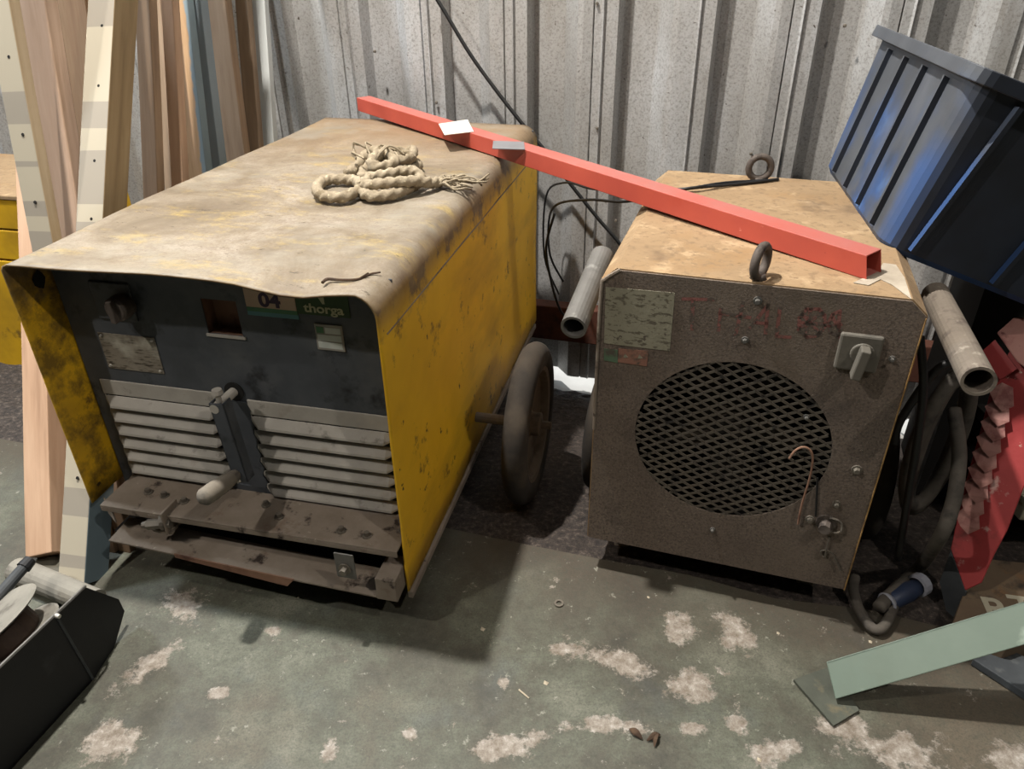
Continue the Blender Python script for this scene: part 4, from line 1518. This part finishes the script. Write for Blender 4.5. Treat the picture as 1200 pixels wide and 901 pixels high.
# ------------------------------------------------------------------ black tray with a cable reel, pipe and tool at bottom left
S0, S2 = fz(109, 797), fz(10, 905)
F0 = fz(134, 758)
dl = (S2 - S0).normalized()
nl_ = V((-dl.y, dl.x, 0))
if nl_.y > 0:
    nl_ = -nl_
tr = thing('plastic_tray', 'black plastic tray with a pale rim holding a cable reel, bottom left corner', 'tray', (S0.x, S0.y, 0))


def loc(p):
    return V(p) - V((S0.x, S0.y, 0))


hS = onp(65, 721, S0, nl_)          # seam top in the plane of the long side
S2t = onp(-25, 806, S0, nl_)
ln_ = MB().prism([loc(S0), loc(S2 + dl * .3), loc(S2t + dl * .3), loc(hS)], nl_, .006)
ln_.build('long_side', 'black_plastic', tr)
de = (F0 - S0).normalized()
ne = V((de.y, -de.x, 0))
if ne.y > 0:
    ne = -ne
e1 = onp(100, 688, S0, ne)
e2 = onp(139, 702, S0, ne)
e3 = onp(146, 716, S0, ne)
e4 = onp(136, 752, S0, ne)
MB().prism([loc(S0), loc(F0), loc(e4), loc(e3), loc(e2), loc(e1), loc(hS)], ne, .006).build('end_flap', 'black_plastic', tr)
MB().tube([loc(hS) + nl_ * .001, loc(S0) + nl_ * .001 + V((0, 0, .004))], .003, 6, sub=1).build('fold_seam', 'slate_plate', tr)
bk = -nl_ * .34
MB().prism([loc(S0) + bk + V((0, 0, 0)), loc(S2) + bk + dl * .3, loc(S2t) + bk + dl * .3 - V((0, 0, .06)), loc(hS) + bk - V((0, 0, .06))], -nl_, .006).build('far_side', 'black_plastic', tr)
MB().prism([loc(S0), loc(S0) + bk, loc(S2) + bk + dl * .3, loc(S2) + dl * .3], (0, 0, -1), .006).build('tray_floor', 'black_plastic', tr, M=Matrix.Translation((0, 0, .001)))
MB().tube([loc(e1) + V((0, 0, .002)), loc(hS) + V((0, 0, .002)), loc(S2t) + dl * .3 + V((0, 0, .002))], .0032, 6, sub=2).build('pale_rim', 'galvanised_pipe', tr)
MB().cyl(loc(hS) + nl_ * .002, loc(hS) + nl_ * .010, .005, .004, 10).build('rivet', 'bright_steel', tr)
# reel
rc = fz(2, 742, .095)
_vr = ray(2, 742).normalized()
rax = (_vr.cross(dl).normalized() - _vr * .28).normalized()
if rax.dot(nl_) < 0:
    rax = (-_vr.cross(dl).normalized() * -1 - _vr * .28).normalized()
rl_ = thing('cable_reel', 'old grey cable reel with two round flanges inside the black tray', 'reel', rc)
for s_ in (-.032, .032):
    MB().lathe([(0, -.004), (.098, -.004), (.103, 0), (.098, .004), (0, .004)], rax * s_, rax, 36).build('flange', 'grey_reel', rl_)
MB().lathe([(.062, -.028), (.066, -.02), (.066, .02), (.062, .028)], (0, 0, 0), rax, 28).build('wound_wire', 'copper_wire', rl_)
MB().lathe([(0, .0365), (.018, .0365), (.018, .038), (0, .038)], (0, 0, 0), rax, 16).build('centre_label', 'yellow_paint', rl_)
# lying pipe and tool
pa, pb = fz(20, 668, .03), fz(112, 706, .03)
pm = MB().cyl(pa, pb, .03, .03, 20)
tag(pm.build('steel_pipe', 'grey_reel', smooth=False), 'thick grey pipe lying on the floor at the foot of the pine beams', 'pipe')
ta, tb2 = fz(-30, 730, .10), fz(32, 660, .13)
tool = thing('tool_handle', 'dark grey tubular tool handle sticking out above the cable reel', 'tool')
MB().cyl(ta, tb2, .013, .012, 14).build('shaft', 'slate_plate', tool)
MB().cyl(tb2 - (tb2 - ta).normalized() * .012, tb2 + (tb2 - ta).normalized() * .01, .0155, .013, 14).build('ferrule', 'black_plastic', tool)

# ------------------------------------------------------------------ black cables
wl = lambda px, py, k_=2.56: onp(px, py, WN * k_, WN)
c1 = [wl(500, -20), wl(520, 12), wl(550, 62), wl(580, 104), wl(612, 145), wl(640, 178), wl(668, 215), wl(700, 255), wl(728, 288), wl(745, 318), wl(750, 360)]
tag(MB().tube(c1, .0065, 8).build('power_cable', 'black_cable', smooth=True), 'thick black cable hanging down the corrugated wall behind the red bar', 'cable')
c1 = [wl(660, 330), wl(645, 300), wl(643, 262), wl(652, 240, 2.3), wl(690, 234, 2.1), wl(735, 236, 1.95), fz(800, 222, Bz1 + .008), fz(860, 216, Bz1 + .008), fz(912, 210, Bz1 + .008)]
tag(MB().tube(c1, .004, 8).build('wire', 'black_cable', smooth=True), 'black wire running over the right machine top, lower of the two', 'wire')
c1 = [wl(655, 345), wl(638, 300), wl(640, 230), wl(662, 214, 2.3), wl(700, 222, 2.15), fz(790, 222, Bz1 + .006), fz(850, 214, Bz1 + .012), fz(906, 211, Bz1 + .006)]
tag(MB().tube(c1, .0035, 8).build('wire', 'black_cable', smooth=True), 'black wire running over the right machine top, upper of the two', 'wire')
c1 = [wl(650, 250, 2.4), wl(640, 290, 2.4), wl(646, 330, 2.4), wl(656, 362, 2.4), wl(668, 378, 2.4)]
tag(MB().tube(c1, .0045, 8).build('wire', 'black_cable', smooth=True), 'loose black wire dangling in the gap between the machines', 'wire')
# cables right of the brown machine
gx = lambda x, y, z: FB.G(x, y, z)
cc = [gx(.05, .12, .55), gx(.05, .10, .42), gx(.055, .08, .28), gx(.05, .05, .12), gx(.06, .04, .03), gx(.10, .06, 0.01)]
cc = [onp(1078, 395, FB.G(0, .12, 0), FB.D), onp(1082, 450, FB.G(0, .12, 0), FB.D), onp(1076, 510, FB.G(0, .12, 0), FB.D), onp(1063, 590, FB.G(0, .12, 0), FB.D), onp(1052, 655, FB.G(0, .12, 0), FB.D)]
tag(MB().tube(cc, .0085, 8).build('power_cable', 'black_cable', smooth=True), 'black cable hanging straight down right of the brown machine', 'cable')
cc = [onp(x, y, FB.G(0, .2, 0), FB.D) for x, y in ((1130, 425), (1105, 428), (1085, 448), (1064, 478), (1052, 500), (1048, 520))]
tag(MB().tube(cc, .009, 8).build('power_cable', 'black_cable', smooth=True), 'black cable arching from the brown machine side towards the right handle', 'cable')
# coil of thick hose hung on the right handle
hc = thing('hose_coil', 'coil of thick grey dusty hose hanging below the right pipe handle', 'hose')
for i, (dx, w_, h_) in enumerate(((0, 1.0, 1.0), (.03, .92, .96), (.055, 1.05, .9))):
    pts_ = []
    cpx, cpy = 1098, 520
    c3 = onp(cpx, cpy, FB.G(0, .30 - dx, 0), FB.D)
    for k_ in range(14):
        a = 2 * math.pi * k_ / 14
        pts_.append(c3 + FB.W * (.052 * w_ * math.cos(a)) + V((0, 0, .19 * h_ * math.sin(a))) + FB.D * (.05 * math.cos(a)))
    MB().tube(pts_, .016, 10, closed=True, sub=4).build('hose_loop', 'dusty_hose', hc, smooth=True)
pts_ = [onp(1118, 480, FB.G(0, .26, 0), FB.D), onp(1124, 525, FB.G(0, .18, 0), FB.D), onp(1122, 560, FB.G(0, .12, 0), FB.D), onp(1116, 592, FB.G(0, .08, 0), FB.D), onp(1103, 627, FB.G(0, .03, 0), FB.D), fz(1078, 664, .03), fz(1050, 690, .03), fz(1030, 712, .03)]
MB().tube(pts_, .0145, 12).build('hose_end', 'dusty_hose', hc, smooth=True)
pts_ = [fz(1002, 676, .035), fz(1000, 690, .03), fz(1006, 712, .018), fz(1018, 732, .016), fz(1030, 738, .016), fz(1040, 728, .016), fz(1048, 708, .02), fz(1052, 696, .03)]
tag(MB().tube(pts_, .0115, 10).build('hose_end', 'dusty_hose', smooth=True), 'grey hose bent in a small U on the floor before the brown machine', 'hose')
k0, k1 = fz(1040, 704, .03), fz(1078, 684, .03)
kb = thing('cable_connector', 'blue plastic cable connector with a torn pale collar on the gravel', 'connector', (k0.x, k0.y, 0))
kd = (k1 - k0)
MB().lathe([(0, 0), (.014, 0), (.021, .012), (.023, kd.length * .6), (.017, kd.length), (0, kd.length)], (0, 0, .024), kd, 18).build('body', 'blue_plastic_part', kb, smooth=True)
MB().lathe([(.021, kd.length * .88), (.027, kd.length * .9), (.026, kd.length * 1.08)], (0, 0, .028), kd, 14).build('collar', 'pale_plastic', kb, solid=.002)
MB().lathe([(.020, -.004), (.024, 0), (.021, .006)], (0, 0, .024), kd, 14).build('ring', 'pale_plastic', kb, solid=.002)

# ------------------------------------------------------------------ red guard with toothed flaps, right
G0 = fz(1131, 697, .055)
gn = V((-.62, -.62, .42)).normalized()


def gp_(px, py, lift=0.0):
    return onp(px, py, G0 + gn * lift, gn)


RG = thing('machine_guard', 'worn red steel guard with a column of overlapping pinkish teeth, right edge', 'guard', (G0.x, G0.y, 0))
lg = lambda p: V(p) - V((G0.x, G0.y, 0))
MB().prism([lg(gp_(*p)) for p in ((1114, 643), (1131, 692), (1150, 683), (1165, 650), (1180, 622), (1200, 570), (1235, 480), (1235, 380), (1200, 385), (1165, 440), (1150, 500), (1130, 570))], gn, .012).build('face_plate', 'worn_red', RG, bevel=.002)
for i in range(9):
    f_ = i / 8
    cx = 1176 + (1136 - 1176) * f_
    cy = 462 + (606 - 462) * f_
    wpx = 15
    tip = [(cx - wpx - 2, cy - 4), (cx - wpx + 4, cy + 10), (cx - 2, cy + 20), (cx + 12, cy + 14), (cx + 11, cy - 8), (cx - 2, cy - 14)]
    pz = [gp_(x, y, .006 + (.012 if k_ in (1, 2, 3) else 0.0)) for k_, (x, y) in enumerate(tip)]
    m_ = MB().prism([lg(p) for p in pz], gn, .003)
    m_.build('tooth', 'pink_worn', RG)
MB().prism([lg(gp_(*p, .03)) for p in ((1168, 390), (1188, 372), (1240, 372), (1240, 440), (1200, 430), (1192, 424))], gn, .02).build('upper_plate', 'pink_worn', RG, bevel=.002)
MB().prism([lg(gp_(*p, .016)) for p in ((1150, 412), (1166, 398), (1192, 432), (1172, 445), (1160, 430))], gn, .01).build('upper_tab', 'worn_red', RG)
# slate plate below
sn = V((-.9, -.35, .1)).normalized()
MB().prism([lg(onp(x, y, G0, sn)) for x, y in ((1114, 645), (1101, 682), (1113, 735), (1120, 730), (1131, 694))], sn, .006).build('skirt_plate', 'slate_plate', RG)
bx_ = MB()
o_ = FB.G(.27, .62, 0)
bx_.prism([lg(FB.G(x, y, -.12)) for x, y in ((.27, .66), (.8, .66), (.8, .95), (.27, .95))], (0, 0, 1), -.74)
bx_.build('shadow_box', 'dark_inside', RG)  # dark box added to stand in for the deep shadow under the tub

# brown lettered plate lying behind the green leg
bpz = .05
bq = [fz(x, y, bpz) for x, y in ((1114, 736), (1131, 690), (1160, 655), (1230, 662), (1260, 730), (1180, 760))]
pl_o = thing('lettered_plate', 'low brown plate with a cream painted letter P behind the green leg', 'plate', (bq[0].x, bq[0].y, 0))
lq_ = lambda p: V(p) - V((bq[0].x, bq[0].y, 0))
MB().prism([lq_(p) for p in bq], (0, 0, 1), .05).build('plate_body', 'brown_plate', pl_o, bevel=.002)
tl = fz(1165, 714, bpz + .0006)
Mtx = Matrix.Rotation(math.radians(-12), 3, 'Z')
text('P', .085, 'cream_letter', pl_o, lq_(tl), Mtx, bold=.002)
text('T', .085, 'cream_letter', pl_o, lq_(fz(1200, 712, bpz + .0006)), Mtx, bold=.002)
# shelf-like dark slats and pale block in the shade at the right edge
dk = thing('steel_rack', 'dark low rack in shadow at the right edge behind the red guard', 'rack', fz(1215, 640))
MB().box(-.06, .35, 0, .3, .08, .11).build('lower_rail', 'slate_plate', dk)
MB().box(-.06, .35, .05, .3, .2, .23).build('upper_rail', 'dark_inside', dk)
MB().box(-.03, .0, .1, .13, 0, .4).build('upright', 'dark_inside', dk)
pbk = fz(1200, 610, .11)
tag(MB().box(-.012, .05, 0, .05, 0, .06).build('block', 'cream_letter', bevel=.004), 'small pale block on the dark rack at the right edge', 'block').location = (pbk.x, pbk.y, .11)

# ------------------------------------------------------------------ green leg with foot plate
f0 = fz(967, 808, .012)
f1 = fz(1260, 722, .24)
FPM = 'green_paint'
GL = thing('stand_leg', 'pale green angle-iron leg rising right from a steel foot plate', 'stand', (f0.x, f0.y, 0))
d = (f1 - f0).normalized()
side = d.cross(V((0, 0, 1))).normalized()
if side.y > 0:
    side = -side                  # towards the camera
upn = side.cross(d)
if upn.z < 0:
    upn = -upn
Lg_ = (f1 - f0).length
wface = .068
fcn = (side * .55 + upn * .83).normalized()        # broad face looks up at the camera
acr = d.cross(fcn).normalized()
if acr.z < 0:
    acr = -acr
o0 = V((0, 0, .020))
lgm = MB().prism([o0 - acr * wface / 2 + d * 0.0, o0 - acr * wface / 2 + d * Lg_, o0 + acr * wface / 2 + d * Lg_, o0 + acr * wface / 2 + d * .012], fcn, .005)
lgm.prism([o0 + acr * wface / 2 + d * .012, o0 + acr * wface / 2 + d * Lg_, o0 + acr * wface / 2 + d * Lg_ - fcn * .05, o0 + acr * wface / 2 + d * .04 - fcn * .02], acr, .005)
lgm.build('angle_iron', 'green_paint', GL, bevel=.0015, M=Matrix.Translation((0, 0, .018)))
fq = [fz(x, y, .008) - V((f0.x, f0.y, 0)) for x, y in ((930, 796), (977, 850), (1007, 832), (975, 780))]
MB().prism(fq, (0, 0, 1), .006).build('foot_plate', 'dirty_plate', GL)
MB().prism([V((0.02, 0, .012)), V((.07, .0, .012)), V((.03, 0, .04))], (0, -1, 0), .006).build('gusset', 'green_paint', GL)
# dark flat bar under the leg at right
q = [fz(x, y, .02) for x, y in ((1140, 772), (1260, 850), (1260, 800), (1168, 752))]
sb = MB().prism(q, (0, 0, 1), .018)
tag(sb.build('flat_bar', 'slate_plate', bevel=.002), 'dark flat steel bar on the floor under the green leg', 'steel bar')

# ------------------------------------------------------------------ small litter on the floor
lf = fz(758, 868, .004)
lm = MB()
for (ax2, ay2, an) in ((0, 0, .4), (.012, -.012, 1.3), (-.008, .004, 2.4)):
    pts_ = [V((lf.x + ax2, lf.y + ay2, .004)) + V((.03 * t_ * math.cos(an), .03 * t_ * math.sin(an), .006 * math.sin(3 * t_))) for t_ in (0, .4, .7, 1.0)]
    lm.tube(pts_, lambda t: .006 * math.sin(math.pi * min(.98, max(.04, t))) + .0006, 6, flat=.3, sub=3)
tag(lm.build('dry_leaf', 'dry_leaf'), 'dark curled dry leaf on the floor in front of the machines', 'leaf')
wsh = fz(655, 707, .002)
tag(MB().lathe([(.006, 0), (.011, 0), (.011, .003), (.006, .003)], (wsh.x, wsh.y, .001), (0, 0, 1), 18, closed=True).build('washer', 'bolt_steel'), 'small round washer on the floor between the machines', 'washer')
tag(MB().cyl(fz(608, 808, .002), fz(620, 818, .002), .0018, .0014, 6).build('splinter', 'wood_chip'), 'pale thin splinter on the green floor below the yellow machine', 'splinter')
for (px, py, where) in ((566, 737, 'in the shadow right of the yellow machine front'), (1020, 752, 'just below the bent grey hose end'), (912, 742, 'in front of the brown machine, between it and the green leg'), (350, 700, 'under the lower edge of the yellow machine front'), (640, 800, 'right of the pale splinter on the open floor'), (760, 700, 'below the left front corner of the brown machine'), (890, 890, 'at the bottom edge of the picture, left of the green leg')):
    p = fz(px, py, 0)
    m_ = MB()
    k_ = random.uniform(.003, .006)
    m_.add([(k_, 0, .0005), (-k_ * .6, k_, .0005), (-k_, -k_ * .5, .0005), (k_ * .2, -k_ * 1.1, .0005), (0, 0, .004)], [(0, 1, 4), (1, 2, 4), (2, 3, 4), (3, 0, 4), (3, 2, 1, 0)])
    o = m_.build('paint_chip', 'wood_chip')
    o.location = (p.x, p.y, 0)
    tag(o, 'tiny pale chip ' + where, 'chip', 'loose paint chips on the floor')
